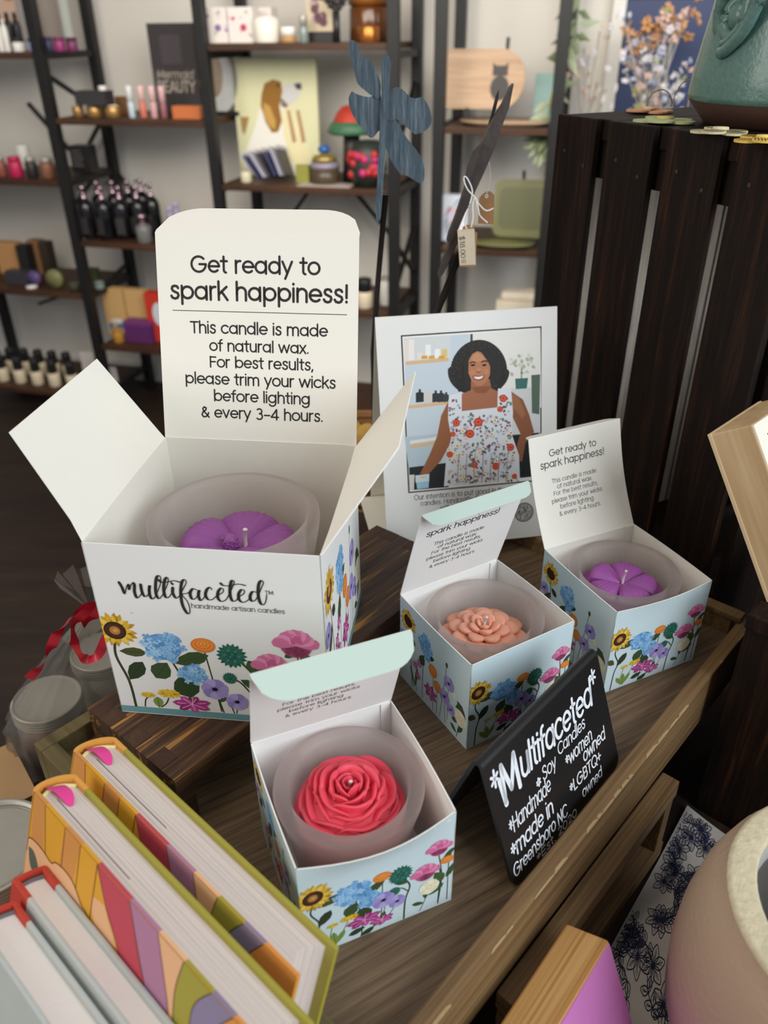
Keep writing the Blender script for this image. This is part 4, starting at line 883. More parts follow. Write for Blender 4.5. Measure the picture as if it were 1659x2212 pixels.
def retro(mb, L, hb):
    pr = Print(2); s = L; HB = hb/L
    def pg(pts, c): pr.poly([(min(max(x, .023), .999), HB-min(max(y*.8, 0), HB-.001)) for x, y in pts], c)
    Y, O, Pc, Rd, Pu, Gr, Lv = '#dba032', '#cf8f4c', '#e6b387', '#c04858', '#b07c9a', '#a39a3c', '#8a7f9c'
    pg([(.0, 0), (.36, 0), (.5, .3), (.5, .5), (.0, .5)], Y); pg([(.33, .13), (.40, .11), (.47, .2), (.40, .27)], Pc); pg([(.36, .25), (.43, .23), (.49, .3), (.45, .36)], Pc)
    edges = [.0, .085, .19, .267, .348]
    for i in range(4): pg([(edges[i], 0), (edges[i+1], 0), (.05+.075*(i+1), .24), (.04+.07*i, .24)], (O, Y)[i % 2])
    for i in range(1, 5): pr.line([(edges[i], HB-.001), (.05+.075*i, HB-.19)], .0035, '#6b3f20')
    pg(cat([(.348, 0), (.41, .11), (.48, .2), (.5, .3), (.57, .4), (.6, .33), (.61, .24), (.56, .15), (.492, 0)], 4), Rd)
    pg(cat([(.492, 0), (.56, .14), (.6, .22), (.61, .3), (.6, .4), (.68, .42), (.71, .32), (.70, .22), (.66, .12), (.61, 0)], 4), Pu)
    pg(cat([(.61, 0), (.66, .12), (.69, .2), (.71, .32), (.68, .45), (.77, .42), (.72, .26), (.70, .12), (.71, 0)], 4), Pc)
    pg(cat([(.71, 0), (.70, .12), (.72, .26), (.77, .45), (.84, .45), (.79, .3), (.765, .16), (.77, .08), (.81, 0)], 4), Gr)
    pg(cat([(.81, 0), (.77, .08), (.765, .16), (.79, .3), (.84, .45), (.9, .4), (.85, .25), (.83, .14), (.85, .07), (.885, 0)], 4), Lv)
    pg(cat([(.885, 0), (.85, .07), (.83, .14), (.85, .25), (.9, .4)], 4)+[(.999, .4), (.999, 0)], '#de9148'); pg([(.95, .16), (.999, .1), (.999, .4), (.93, .36)], Rd)
    for cv in ([(.348, 0), (.41, .11), (.48, .2), (.5, .3)], [(.492, 0), (.56, .14), (.6, .22), (.61, .3)], [(.61, 0), (.66, .12), (.69, .2), (.71, .32)], [(.71, 0), (.70, .12), (.72, .26)], [(.81, 0), (.77, .08), (.765, .16), (.79, .3)], [(.885, 0), (.85, .07), (.83, .14), (.85, .25)]): pr.line([(p.x, HB-max(.001, p.y*.8)) for p in cat(cv, 5)], .003, '#5b4030')
    c = [(.0, .24), (.02, .19), (.05, .172), (.1, .17), (.148, .178), (.17, .158), (.215, .148), (.26, .157), (.31, .2), (.33, .205), (.37, .25), (.38, .33), (.3, .5), (0, .5)]
    pg(cat(c, 5), Pc); pr.line([(max(p.x, .023), HB-p.y*.8) for p in cat(c[:12], 5)], .0035, '#6b3f20')
    pg(cat([(.03, .215), (.06, .212), (.09, .25), (.1, .3), (.05, .28), (.03, .215)], 4), '#5d6457'); pg(cat([(.2, .225), (.23, .215), (.27, .25), (.29, .3), (.24, .28), (.2, .225)], 4), '#5d6457')
    pr.apply(mb, lambda x, y, off: V((x*s, -off, y*s)), .000006)
    for i, (a, b_, cc) in enumerate(((.004, .085*L, O), (.085*L, .19*L, Y), (.19*L, .267*L, O), (.267*L, .348*L, Y), (.348*L, .492*L, Rd), (.492*L, .61*L, Pu), (.61*L, .71*L, Pc), (.71*L, .81*L, Gr), (.81*L, .885*L, Lv), (.885*L, L-.0002, '#de9148'))):
        mb.add([V((a, .0003, hb+.0001)), V((b_, .0003, hb+.0001)), V((b_, .0024, hb+.0001)), V((a, .0024, hb+.0001))], [(0, 1, 2, 3)], INK, False, lin(cc))
book('thick yellow retro-patterned book with pink ribbon, nearest the wooden riser', P1, .1965, .028, .2, (yel, olv), ora, retro, (.012, .0125), group='yellow patterned books')
book('thick yellow retro-patterned book with pink ribbon, next to the grey books', P1-bT*.0368+bl*.0205, .1965, .0255, .2, (yel, olv), ora, retro, (.012, .0115), group='yellow patterned books')
gcl = mat('grey_cloth', '#b9beb9', .75, var=.06, vscale=60, bump=.15, bscale=1200); rsp = mat('red_spine', '#bb3c2b', .6, var=.12, vscale=120)
book('grey cloth book with worn red spine, touching the yellow patterned book', P1-bT*.0633+bl*.042-bU*.032, .17, .0175, .165, (gcl, gcl), rsp, None, None, True, group='grey books with red spines')
book('grey cloth book with red spine at the lower left picture corner', P1-bT*.0832+bl*.052-bU*.036, .17, .0215, .16, (gcl, gcl), rsp, None, None, True, group='grey books with red spines')

# ------------------------------------------------------------------ block signs
def block(label, Cn, b, lq, D, w, hgt, sgn):
    nh = V((math.cos(R(b)), -math.sin(R(b)), 0)); h = V((math.sin(R(b)), math.cos(R(b)), 0)); Z = V((0, 0, 1))
    dn = -math.cos(R(lq))*Z+math.sin(R(lq))*nh; n = math.cos(R(lq))*nh+math.sin(R(lq))*Z
    return frame_empty('block_sign', label, 'sign', Cn+dn*hgt-(h*w if sgn < 0 else h*0), h, -n, -dn)
bt = block('pale wood block sign with a white face, leaning on the dark crate', atY(1625, 917, .48), 46, 32, .032, .08, .128, 1)
mb = MB(); mb.bbox((0, .0004, 0), (.08, .032, .128), pale_wood, .0012); mb.bbox((-.0006, .0295, -.0002), (.0805, .0325, .1286), mat('pale_edge', '#d9bf98', .6), .0006); mb.build('block_body', bt)
mb = MB(); mb.box((.0008, -.0004, .0008), (.0792, .0006, .1272), mat('ivory_face', '#efe9d8', .6, var=.03, vscale=120))
for x0, z0, x1, z1 in ((.014, .103, .07, .117), (.014, .079, .06, .094)): mb.box((x0, -.0006, z0), (x1, -.0003, z1), mat('dark_green_ink', '#26332a', .7, var=.3, vscale=300))
mb.build('printed_face', bt)
bt = block('pine block sign with a pink scratched face, lower right beside the tray', atY(1316, 2031, .26), 40, 22, .028, .13, .112, -1)
mb = MB(); mb.bbox((0, .0004, 0), (.13, .0282, .112), pine_wood, .0015); mb.build('block_body', bt)
pink = mat('pink_face', '#c979b8', .4, var=.12, vscale=40)
mb = MB(); mb.box((.0015, -.0003, .001), (.129, .0005, .1105), pink); q = random.Random(8)
for i in range(16):
    x = q.uniform(.005, .1); z = q.uniform(.055, .105); ribbon(mb, cat([(x, z), (x+q.uniform(-.006, .006), z-.02), (x+q.uniform(-.015, .015), z-.05)], 5), .00018, lambda s: V((s.x, -.0004, s.y)), INK, lin('#e3b9dc'))
mb.build('printed_face', bt)

# ------------------------------------------------------------------ lower dark crate (carries the pale block sign)
cc = atY(1621, 1322, .44); ang = math.atan2(-.69, .72)
t = thing('wooden_crate', 'low dark stained wooden crate under the pale block sign', 'crate', (cc.x, cc.y, TZ), ang)
hh = cc.z-TZ
for i in range(4):
    mb = MB(); mb.bbox((i*.06, 0, 0), (i*.06+.0585, .01, hh-.0135), crate_wood, .001); mb.build('side_slat', t)
mb = MB(); mb.bbox((-.001, -.003, hh-.013), (.24, .0101, hh), crate_wood, .0015); mb.build('top_rail', t)
mb = MB(); mb.bbox((0, .0102, 0), (.011, .15, hh-.0005), crate_wood, .001); mb.build('end_board', t)
mb = MB(); mb.bbox((.229, .0102, 0), (.24, .15, hh-.0005), crate_wood, .001); mb.build('end_board', t)
mb = MB(); mb.bbox((0, .1502, 0), (.24, .16, hh), crate_wood, .001); mb.build('side_slat', t)
mb = MB(); mb.bbox((.0112, .0102, hh-.014), (.2288, .15, hh-.003), crate_wood, .001); mb.build('lid_board', t)
p = atZ(1590, 1190, .05)
t = thing('painted_canvas', 'small canvas with pink and blue brush strokes, glimpsed behind the block sign', 'painting', (.322, .487, TZ), R(-62))
mb = MB(); mb.bbox((0, .003, 0), (.10, .018, .19), white_card, .001); q = random.Random(3); mb.box((0, .0024, 0), (.10, .003, .19), mat('canvas_base', '#b56a78', .7, var=.4, vscale=60))
pr = Print(6)
for i in range(90): pr.petal(q.uniform(.0, .098), q.uniform(0.01, .18), q.uniform(60, 120), q.uniform(.01, .03), q.uniform(.003, .008), q.choice(['#c2566a', '#7f8cae', '#d9a3ad', '#5a6c97', '#e2cdd0', '#a03a50', '#b98c9c']), 1)
pr.apply(mb, lambda a, b, o: V((min(max(a, 0), .1), .0023-o, min(b, .19))), .000003); mb.build('canvas', t)

# ------------------------------------------------------------------ pottery, cloth
clay = bpy.data.materials.new('pink_clay'); clay.use_nodes = True; nt = clay.node_tree; pb = nt.nodes['Principled BSDF']; pb.inputs['Roughness'].default_value = .85; pb.inputs['Specular IOR Level'].default_value = .2
tc = nt.nodes.new('ShaderNodeTexCoord'); sp_ = nt.nodes.new('ShaderNodeSeparateXYZ'); nt.links.new(tc.outputs['Object'], sp_.inputs[0])
nz = nt.nodes.new('ShaderNodeTexNoise'); nz.inputs['Scale'].default_value = 18; nt.links.new(tc.outputs['Object'], nz.inputs['Vector'])
ma = nt.nodes.new('ShaderNodeMath'); ma.operation = 'MULTIPLY_ADD'; ma.inputs[1].default_value = .06; nt.links.new(nz.outputs['Fac'], ma.inputs[0]); nt.links.new(sp_.outputs['Z'], ma.inputs[2])
cr = nt.nodes.new('ShaderNodeValToRGB'); e = cr.color_ramp.elements; e[0].position = .06; e[0].color = lin('#bf8ba2'); e[1].position = .15; e[1].color = lin('#ab937d'); nt.links.new(ma.outputs[0], cr.inputs['Fac']); nt.links.new(cr.outputs['Color'], pb.inputs['Base Color'])
n2 = nt.nodes.new('ShaderNodeTexNoise'); n2.inputs['Scale'].default_value = 260; nt.links.new(tc.outputs['Object'], n2.inputs['Vector']); bp = nt.nodes.new('ShaderNodeBump'); bp.inputs['Strength'].default_value = .35; bp.inputs['Distance'].default_value = .002; nt.links.new(n2.outputs['Fac'], bp.inputs['Height']); nt.links.new(bp.outputs['Normal'], pb.inputs['Normal'])
rim_m = mat('bare_rim', '#c9bd9e', .85, var=.22, vscale=260, bump=.5, bscale=300)
t = thing('clay_vase', 'matte pink and sand pottery vase with a thick pale rim, lower right corner', 'vase', (.2535, .2375, TZ))
RZ = .17
mb = MB(); mb.lathe([(0, 0), (.062, 0), (.067, .003), (.08, .025), (.0895, .06), (.092, .09), (.091, .115), (.087, .14), (.0805, .16), (.075, RZ-.0045), (.0755, RZ-.002)], clay, 72, cap=False)
mb.lathe([(.0605, RZ-.002), (.06, RZ-.01), (.06, .15), (.078, .12), (.084, .09), (.074, .03), (.0, .02)], mat('vase_inside', '#b9b5ae', .6), 64, cap=False); mb.build('vase_body', t)
mb = MB(); mb.lathe([(.0755, RZ-.003), (.076, RZ-.0006), (.0752, RZ+.0008), (.0738, RZ+.0013), (.0732, RZ+.0014), (.0628, RZ+.0012), (.0622, RZ+.0011), (.061, RZ+.0002), (.0604, RZ-.003)], rim_m, 72, cap=False); mb.build('rim', t)
t2 = thing('packing_cardboard', 'torn brown cardboard stuffed inside the clay vase', 'cardboard', (.2535, .2375, TZ+.021)); q = random.Random(2)
kraft = mat('kraft_board', '#6b5136', .85, var=.2, vscale=60)
for i in range(7):
    a = q.uniform(0, 3.1); mb = MB(); M = Matrix.Translation((q.uniform(-.02, .02), q.uniform(-.02, .02), 0)) @ Matrix.Rotation(a, 4, 'Z') @ Matrix.Rotation(q.uniform(-.12, .12), 4, 'X'); mb.box((-.022, -.0015, .0), (.022, .0015, q.uniform(.09, .118)), kraft, M); mb.build('strip', t2)
linen = mat('linen', '#c6c0b8', .85, var=.03, vscale=60, bump=.15, bscale=1500)
t = thing('tea_towel', 'white tea towel with navy line-drawn flowers, lying beside the clay vase', 'towel', (0, 0, TZ))
def clothz(x, y): return .010+.006*math.sin(38*x+22*y)+.004*math.sin(55*y-20*x)+.003*math.sin(90*x)
ca, cb_, ccn, cd = V((.25, .438)), V((.13, .285)), V((.17, .13)), V((.335, .33))
def cl2(u, v):
    p = (cb_*(1-u)+ccn*u)*(1-v)+(ca*(1-u)+cd*u)*v; e = min(1, min(u, 1-u, v, 1-v)*8)
    if v > .9: p = p+(V((.21, .31))-p)*.0
    return V((p.x, p.y, .002+clothz(p.x, p.y)*(.25+.75*e)))
mb = MB(); mb.grid(cl2, 36, 36, linen); mb.grid(lambda u, v: cl2(u, v)-V((0, 0, .0012)), 36, 36, linen, flip=True)
pr = Print(4); q = random.Random(12); NV = '#232742'
def lf(x, y, a, l):
    c, d = math.cos(a), math.sin(a); w = l*.3; pts = [(x+l*u*c-w*v*d, y+l*u*d+w*v*c) for u, v in ((0, 0), (.3, .8), (.6, .9), (1, 0), (.6, -.9), (.3, -.8), (0, 0))]
    pr.line(cat(pts, 3), .0034, NV); pr.line([(x, y), (x+l*.8*c, y+l*.8*d)], .0022, NV)
    for k in (-.35, .35): pr.line([(x+l*.2*c, y+l*.2*d), (x+l*.7*c-w*k*d, y+l*.7*d+w*k*c)], .0012, NV)
for i in range(34):
    x, y = q.uniform(.05, .9), q.uniform(.05, .95); a = q.uniform(0, 6.3)
    cx = cat([(x, y), (x+.09*math.cos(a), y+.09*math.sin(a)), (x+.16*math.cos(a+.6), y+.16*math.sin(a+.6)), (x+.24*math.cos(a+.5), y+.24*math.sin(a+.5))], 6)
    pr.line(cx, .004, NV)
    for k, p in enumerate(cx[2::3]): lf(p.x, p.y, a+.9, .045); lf(p.x, p.y, a-.6, .045)
    for k in range(6): lf(x, y, k*1.047+a, .065)
    pr.ell(x, y, .011, .011, NV, n=8)
pts_ok = []
for pts, c, k in pr.p:
    if all(.01 < p[0] < .99 and .01 < p[1] < .99 for p in pts): pts_ok.append((pts, c, k))
pr.p = [(a, b, 1) for a, b, c in pts_ok]; pr.apply(mb, lambda a, b, o: cl2(a, b)+V((0, 0, .0004)), .00001); mb.build('towel_cloth', t)
# ------------------------------------------------------------------ garden stakes with dragonflies
steel = wood('grey_blue_steel', [(.3, '#333f48'), (.5, '#4a5862'), (.68, '#6d7b82')], (420, 420, 25), .5, .15, rot=.0); rod_m = mat('dark_rod', '#2c2622', .45, .5)
SY = .79
def plate(px, y, thk, m, name, parent, dz=0):
    pts = [atY(a, b, y) for a, b in px]; n = len(pts); mb = MB(); d = V((0, thk, 0))
    mb.add(pts+[p+d for p in pts], [tuple(range(n)), tuple(range(n, 2*n))[::-1]]+[(i, n+i, n+(i+1) % n, (i+1) % n) for i in range(n)], m); o = mb.build(name, parent); return o
BZ = TZ+.136
ft = atY(806, 760, SY); t = thing('dragonfly_stake', 'grey steel dragonfly garden stake seen from the front', 'garden stake', (0, 0, 0), 0, 'dragonfly stakes')
W1 = [(757, 86), (770, 90), (776, 108), (783, 122), (797, 130), (808, 145), (818, 165), (823, 190), (818, 215), (806, 207), (800, 205), (788, 195), (772, 180), (766, 155), (758, 130), (753, 105)]
W2 = [(760, 197), (775, 205), (800, 210), (822, 200), (824, 270), (816, 285), (806, 297), (797, 296), (785, 282), (770, 262), (757, 238), (753, 212)]
W3 = [(840, 200), (852, 190), (862, 189), (875, 198), (886, 210), (898, 213), (912, 210), (922, 222), (930, 242), (932, 262), (926, 276), (912, 286), (896, 290), (888, 283), (870, 268), (856, 257), (842, 262), (834, 240)]
W4 = [(836, 262), (852, 256), (862, 270), (880, 300), (900, 325), (914, 350), (917, 380), (912, 395), (902, 394), (880, 380), (862, 372), (848, 352), (834, 322)]
for i, wpx in enumerate((W1, W2, W3, W4)): plate([(p.x, p.y) for p in cat(wpx+[wpx[0]], 2)[:-1]], SY+.001*(i % 2), .0016, steel, 'wing', t)
plate([(831, 117), (836, 116), (842, 125), (845, 140), (843, 165), (842, 200), (838, 260), (833, 330), (828, 400), (824, 455), (817, 485), (812, 470), (813, 420), (817, 340), (821, 260), (824, 200), (824, 165), (824, 140), (826, 125)], SY-.0022, .002, steel, 'dragonfly_body', t)
mb = MB(); mb.tube([atY(833, 420, SY+.001), atY(817, 600, SY+.001), V((ft.x, SY+.001, ft.z)), V((ft.x-.0003, SY+.001, TZ))], .0028, rod_m, 10); mb.build('rod', t)
t2 = thing('dragonfly_stake', 'dark steel dragonfly garden stake seen edge-on, with price tag strings', 'garden stake', (0, 0, 0), 0, 'dragonfly stakes')
edge = mat('dark_steel', '#4e4541', .5, .5, var=.4, vscale=60, bump=.25, bscale=120)
S2 = .78
plate([(1110, 181), (1103, 189), (1088, 222), (1064, 262), (1040, 310), (1020, 360), (1002, 415), (984, 470), (970, 505), (966, 522), (974, 526), (988, 500), (1004, 462), (1024, 420), (1045, 375), (1066, 325), (1084, 275), (1100, 232)], S2, .012, edge, 'dragonfly_body', t2)
plate([(1078, 193), (1072, 205), (1062, 245), (1050, 285), (1042, 310), (1047, 313), (1058, 275), (1070, 240), (1077, 212)], S2+.013, .003, edge, 'wing', t2)
plate([(1036, 312), (1022, 326), (1010, 360), (1002, 395), (1008, 402), (1022, 372), (1034, 340)], S2-.004, .004, edge, 'wing', t2)
plate([(988, 488), (972, 525), (958, 560), (946, 596), (949, 604), (960, 588), (976, 552), (992, 520)], S2+.001, .01, edge, 'wing', t2)
mb = MB(); b0 = atY(995, 545, S2+.004); b1 = atY(938, 690, S2+.004); dd = (b1-b0).normalized(); mb.tube([b0, b1, b0+dd*((.0168-b0.z)/dd.z)], .0034, rod_m, 10); mb.build('rod', t2)
def tagp(px, y, label, cols, nm, text=None):
    t = thing('price_tag', label, 'tag', tuple(atY(px[0][0], px[0][1], y)), 0, 'tags on the stakes'); o = V(t.location)
    n = len(px); mb = MB(); pts = [atY(a, b, y)-o for a, b in px]; d = V((0, .0007, 0))
    mb.add(pts+[p+d for p in pts], [tuple(range(n)), tuple(range(n, 2*n))[::-1]]+[(i, n+i, n+(i+1) % n, (i+1) % n) for i in range(n)], cols); mb.build('tag_card', t); return t, o
ktag = mat('kraft_tag', '#a97c50', .8, var=.08, vscale=200); lab = mat('label_paper', '#d8c9ae', .6, var=.05, vscale=300); string_m = mat('white_string', '#ece9e6', .7)
t, o = tagp([(1000, 490), (1008, 486), (1018, 486), (1024, 492), (1025, 500), (1031, 503), (1027, 577), (994, 576), (991, 505), (998, 502)], .770, 'small price tag reading eighteen dollars, hanging on white string', ktag, 'p')
LP = [(988, 497), (1025, 494), (1028, 572), (993, 573)]
mb = MB(); pts = [atY(a, b, .7693)-o for a, b in LP]; mb.add(pts+[p+V((0, .0005, 0)) for p in pts], [(0, 1, 2, 3), (7, 6, 5, 4), (0, 4, 5, 1), (1, 5, 6, 2), (2, 6, 7, 3), (3, 7, 4, 0)], lab)
c0, cx, cy = pts[0], pts[3]-pts[0], pts[1]-pts[0]        # writing runs down the label
write(mb, '$18.00', lambda q: c0+cx*q.x+cy*(.06+q.y)+V((0, -.0002, 0)), .17, .8, .03, black_ink, lin('#3a342e'), .09, h=.42)
for k in range(3): ribbon(mb, [(.84, .08+.1*k), (.94, .1+.1*k)], .012, lambda q: c0+cx*q.x+cy*(.06+q.y)+V((0, -.0002, 0)), black_ink, lin('#3a342e'))
mb.build('price_label', t)
def strng(t, o, px, y0, r=.0007, nm='string'):
    mb = MB(); mb.tube([atY(p.x, p.y, y0)-o for p in cat(px, 6)], r, string_m, 6); mb.build(nm, t)
strng(t, o, [(1008, 494), (1004, 480), (1008, 460), (1018, 430), (1020, 410), (1012, 390), (1006, 382), (1002, 384), (1004, 396), (1012, 412), (1026, 426), (1030, 432)], .766)
strng(t, o, [(1018, 490), (1022, 470), (1021, 445), (1026, 428), (1034, 440), (1050, 455), (1066, 450)], .766); strng(t, o, [(1028, 430), (1033, 450), (1037, 466), (1053, 481)], .766)
t, o = tagp([(1042, 420), (1052, 413), (1061, 414), (1068, 422), (1066, 485), (1033, 483), (1035, 428)], .792, 'blank kraft paper tag hanging on a thin thread behind the priced tag', ktag, 'k')
mb = MB(); mb.tube([atY(a, b, .792)-o for a, b in ((1050, 422), (1056, 405), (1060, 380), (1056, 350), (1048, 330))], .0003, string_m, 5); mb.build('thread', t)
mb = MB(); mb.lathe([(.0008, 0), (.0017, 0)], string_m, 12, M=Matrix.Translation(atY(1051, 424, .7915)-o) @ Matrix.Rotation(R(90), 4, 'X'), cap=False); mb.build('eyelet', t)
# woven basket glimpsed between the big lid and the card
p = atY(788, 960, .95)
t = thing('woven_basket', 'woven basket with yellow contents, glimpsed between the big box lid and the card', 'basket', (p.x-.0, .97, TZ)); bz = .0
wick_w = mat('wicker', '#9a6d42', .8, var=.35, vscale=70, bump=.6, bscale=140)
mb = MB(); mb.lathe([(0, 0), (.05, 0), (.06, .05), (.064, .1), (.061, .1), (.057, .05), (.047, .006), (0, .006)], wick_w, 36, cap=False)
for k in range(9): mb.tube([(.0605*math.cos(R(a)), .0605*math.sin(R(a)), .008+.0105*k+.001*((a//15) % 2)) for a in range(0, 361, 15)], .0022, wick_w, 6)
mb.build('basket_body', t)
mb = MB(); q = random.Random(9)
for i in range(9): mb.ell((q.uniform(-.03, .03), q.uniform(-.03, .03), .09), (.018, .018, .014), mat('mustard_soap', '#c39a3e', .6))
o = mb.build('filling', t)

# ------------------------------------------------------------------ jars in a clear gift bag, left
tin = mat('brushed_tin', '#b3afa4', .5, .5, var=.08, vscale=40, bump=.08, bscale=200); clear = mix_glass('clear_glass', '#d8dcd8', '#f2f4f2', .8, .6, .08, .5)
def tinjar(label, ctr, r, hgt, content, grp, recess=False):
    t = thing('glass_jar', label, 'jar', (ctr.x, ctr.y, TZ), 0, grp); z = ctr.z-TZ
    mb = MB(); mb.lathe([(0, 0), (r*.95, 0), (r*1.0, .003), (r*1.0, z-.02), (r*.92, z-.014), (r*.9, z-.002), (r*.86, z-.002), (r*.88, z-.014), (r*.95, z-.021), (r*.95, .004), (0, .004)], clear, 40, cap=False); mb.build('jar_glass', t)
    mb = MB(); mb.lathe([(0, .0045), (r*.93, .0045), (r*.93, (z-.02)*.75), (0, (z-.02)*.78)], content, 32, cap=False); mb.build('contents', t)
    mb = MB(); pr_ = [(r*.9, z-.013)]
    for k in range(4): pr_ += [(r*1.0, z-.0125+.003*k), (r*1.025, z-.0115+.003*k), (r*1.0, z-.0105+.003*k)]
    pr_ += [(r*1.01, z-.0008), (r*.985, z)]+([(r*.93, z), (r*.91, z-.004), (r*.88, z-.0041), (0, z-.0041)] if recess else [(r*.95, z+.0003), (r*.9, z-.0006), (r*.87, z-.0006), (0, z-.0006)])
    mb.lathe(pr_, tin, 48, cap=False); mb.build('lid', t); return t
salt = mat('pink_salt', '#b4584c', .7, var=.4, vscale=120); herb = mat('cream_salt', '#cdbfa8', .8, var=.2, vscale=120)
j1 = atZ(100, 1508, -.042); j2 = atZ(218, 1405, -.042); j3 = atZ(-25, 1828, -.05)
tinjar('tin-lidded glass jar in the clear gift bag, nearest the left picture edge', j1, .0285, 0, salt, 'tin-lidded jars')
tinjar('tin-lidded glass jar in the clear gift bag, half behind the big candle box', j2, .027, 0, herb, 'tin-lidded jars')
tinjar('wide jar with a recessed grey tin lid at the left picture edge', j3, .041, 0, herb, 'tin-lidded jars', True)
# clear bag: a loose loft over both jars, gathered under a red bow
nk = atY(197, 1318, .50); cB = (j1+j2)/2
t = thing('gift_bag', 'clear cellophane gift bag around two jars, tied with red ribbon', 'gift bag', (cB.x, cB.y, TZ))
oB = V(t.location); dB = (j2-j1); dB.z = 0; Lh = dB.length/2; ux = dB.normalized(); uy = V((-ux.y, ux.x, 0)); q = random.Random(21)
ph_ = [q.uniform(0, 6) for _ in range(5)]
def bag(u, v):
    a = 2*math.pi*u; wr = 1+.05*math.sin(9*a+ph_[0])*v+.06*math.sin(14*a+ph_[1]+3*v)*v*v+.02*math.sin(23*a)
    zz_ = .001+v*(nk.z-TZ-.001); 
    if v < .42: k = 1.0-.05*v
    else: k = 1.0-(v-.42)/.58*.93
    k = max(.06, k)
    c = V((0, 0, 0)).lerp(V((nk.x-oB.x, nk.y-oB.y, 0)), max(0, (v-.3)/.7)**1.3)
    return c+ux*((Lh+.041)*k*wr*math.cos(a))+uy*(.044*k*wr*math.sin(a))+V((0, 0, zz_))
mb = MB(); mb.grid(bag, 72, 26, cello); mb.build('bag_film', t)
mb = MB(); 
for i in range(9):
    a = i*.7; mb.add([nk-oB, nk-oB+V((.022*math.cos(a), .015*math.sin(a), .035)), nk-oB+V((.022*math.cos(a+.5), .015*math.sin(a+.5), .03))], [(0, 1, 2)], cello)
mb.build('bag_neck', t)
redr = mat('red_ribbon', '#c81f36', .3, spec=.6)
def rib(px, y, w, nm):
    P = [atY(p.x, p.y, y)-oB for p in cat(px, 6)]; vs = []
    for i, p in enumerate(P):
        tt = (P[min(i+1, len(P)-1)]-P[max(0, i-1)]).normalized(); s = tt.cross(V((.25, 1, .5)).normalized()).normalized(); tw_ = V((0, 1, .2)).lerp(s, .55+.45*math.sin(i*.35)); vs += [p-tw_.normalized()*w/2, p+tw_.normalized()*w/2]
    mb = MB(); mb.add(vs, [(2*i, 2*i+1, 2*i+3, 2*i+2) for i in range(len(P)-1)], redr, True); mb.build(nm, t)
rib([(207, 1300), (180, 1316), (152, 1338), (128, 1362), (114, 1390), (104, 1415), (84, 1442), (62, 1466)], .47, .008, 'ribbon'); rib([(196, 1312), (172, 1335), (158, 1358), (160, 1388), (172, 1412), (190, 1425), (210, 1416), (222, 1395), (228, 1370)], .462, .0075, 'ribbon'); rib([(206, 1300), (196, 1330), (190, 1345)], .475, .012, 'ribbon')
# kraft box below, at the left picture edge
kp = atZ(30, 1680, -.075)
t = thing('kraft_box', 'brown kraft paper box at the left picture edge, below the clear gift bag', 'box', (kp.x-.03, kp.y-.02, TZ), R(38)); mb = MB(); mb.bbox((-.045, -.03, 0), (.045, .035, .045), mat('kraft_paper', '#b08d62', .75, var=.12, vscale=40), .001); mb.build('box_body', t)
mb = MB(); mb.bbox((-.046, -.031, .0452), (.046, .036, .0465), mat('kraft_paper', '#b08d62', .75), .0005); mb.build('box_lid', t)
# ------------------------------------------------------------------ shelving against the back wall
PW = .036
def unit(label, s0, posts, boards, zt, zb, braces, sides):
    o = SH @ V((s0, 0, FLOOR_Z)); t = thing('shelving_unit', label, 'shelving', tuple(o), SHA)
    Z = lambda z: z-FLOOR_Z
    for s in posts:
        for y in (0, .335):
            mb = MB(); mb.bbox((s-s0-PW/2, y-PW/2, 0), (s-s0+PW/2, y+PW/2, Z(zt)), black_metal, .002); mb.build('post', t)
        for z in sides:
            mb = MB(); mb.box((s-s0-.01, .018, Z(z)-.022), (s-s0+.01, .317, Z(z)), black_metal); mb.build('side_rail', t)
    for a, b, z in boards:
        mb = MB(); mb.bbox((a-s0+PW/2+.001, -.012, Z(z)-.02), (b-s0-PW/2-.001, .345, Z(z)), shelf_wood, .002); mb.build('shelf_board', t)
    for p, q in braces:
        mb = MB(); mb.bar((p[0]-s0, p[2], Z(p[1])), (q[0]-s0, q[2], Z(q[1])), .016, .012, black_metal); mb.build('brace', t)
    return t
ZL = (.383, -.03, -.45, -.885); ZM = (.18, -.243, -.655); ZN = (.405, -.02, -.44, -.86); ZR = (.175, -.195, -.57)
brs = []
brs += [((-.61, .31, .02), (-.61, .18, .30)), ((-.615, .165, .335), (-.72, .04, .335)), ((-.95, .2, .335), (-.80, .03, .335)), ((-.69, -.05, .335), (-.85, -.2, .335)), ((-.6, -.05, .335), (-.5, -.18, .335)),
        ((.26, -.04, .335), (.06, -.28, .335)), ((.36, -.04, .335), (.56, -.26, .335)), ((.64, -.2, .02), (.64, -.36, .3)), ((.64, -.36, .02), (.64, -.2, .3)), ((-.615, -.47, .02), (-.615, -.41, .3)), ((-1.12, -.62, .335), (-.87, -.53, .335)), ((.02, .25, .335), (.14, .17, .335)), ((.64, .1, .05), (.64, .28, .3))]
unit('wide black steel shelving with staggered brown boards along the back wall', -.3, (-1.32, -.615, 0, .64),
     [(-1.32, -.615, z) for z in ZL]+[(-.615, 0, z) for z in ZM]+[(0, .64, z) for z in ZN], .95, FLOOR_Z, brs, (.383, -.03, -.45, -.86))
unit('narrow black steel shelving with black shelves, right of the wide unit', .97, (.788, 1.152), [(.788, 1.152, z) for z in ZR], .95, FLOOR_Z, [], (.175, -.195, -.57))
mbk = None
def sthing(name, label, cat_, s, y, z, group=None, rz=0): return thing(name, label, cat_, tuple(SH @ V((s, y, z+.0006))), SHA+rz, group)
def pxs(px, z, y): return sx(px, z, y)
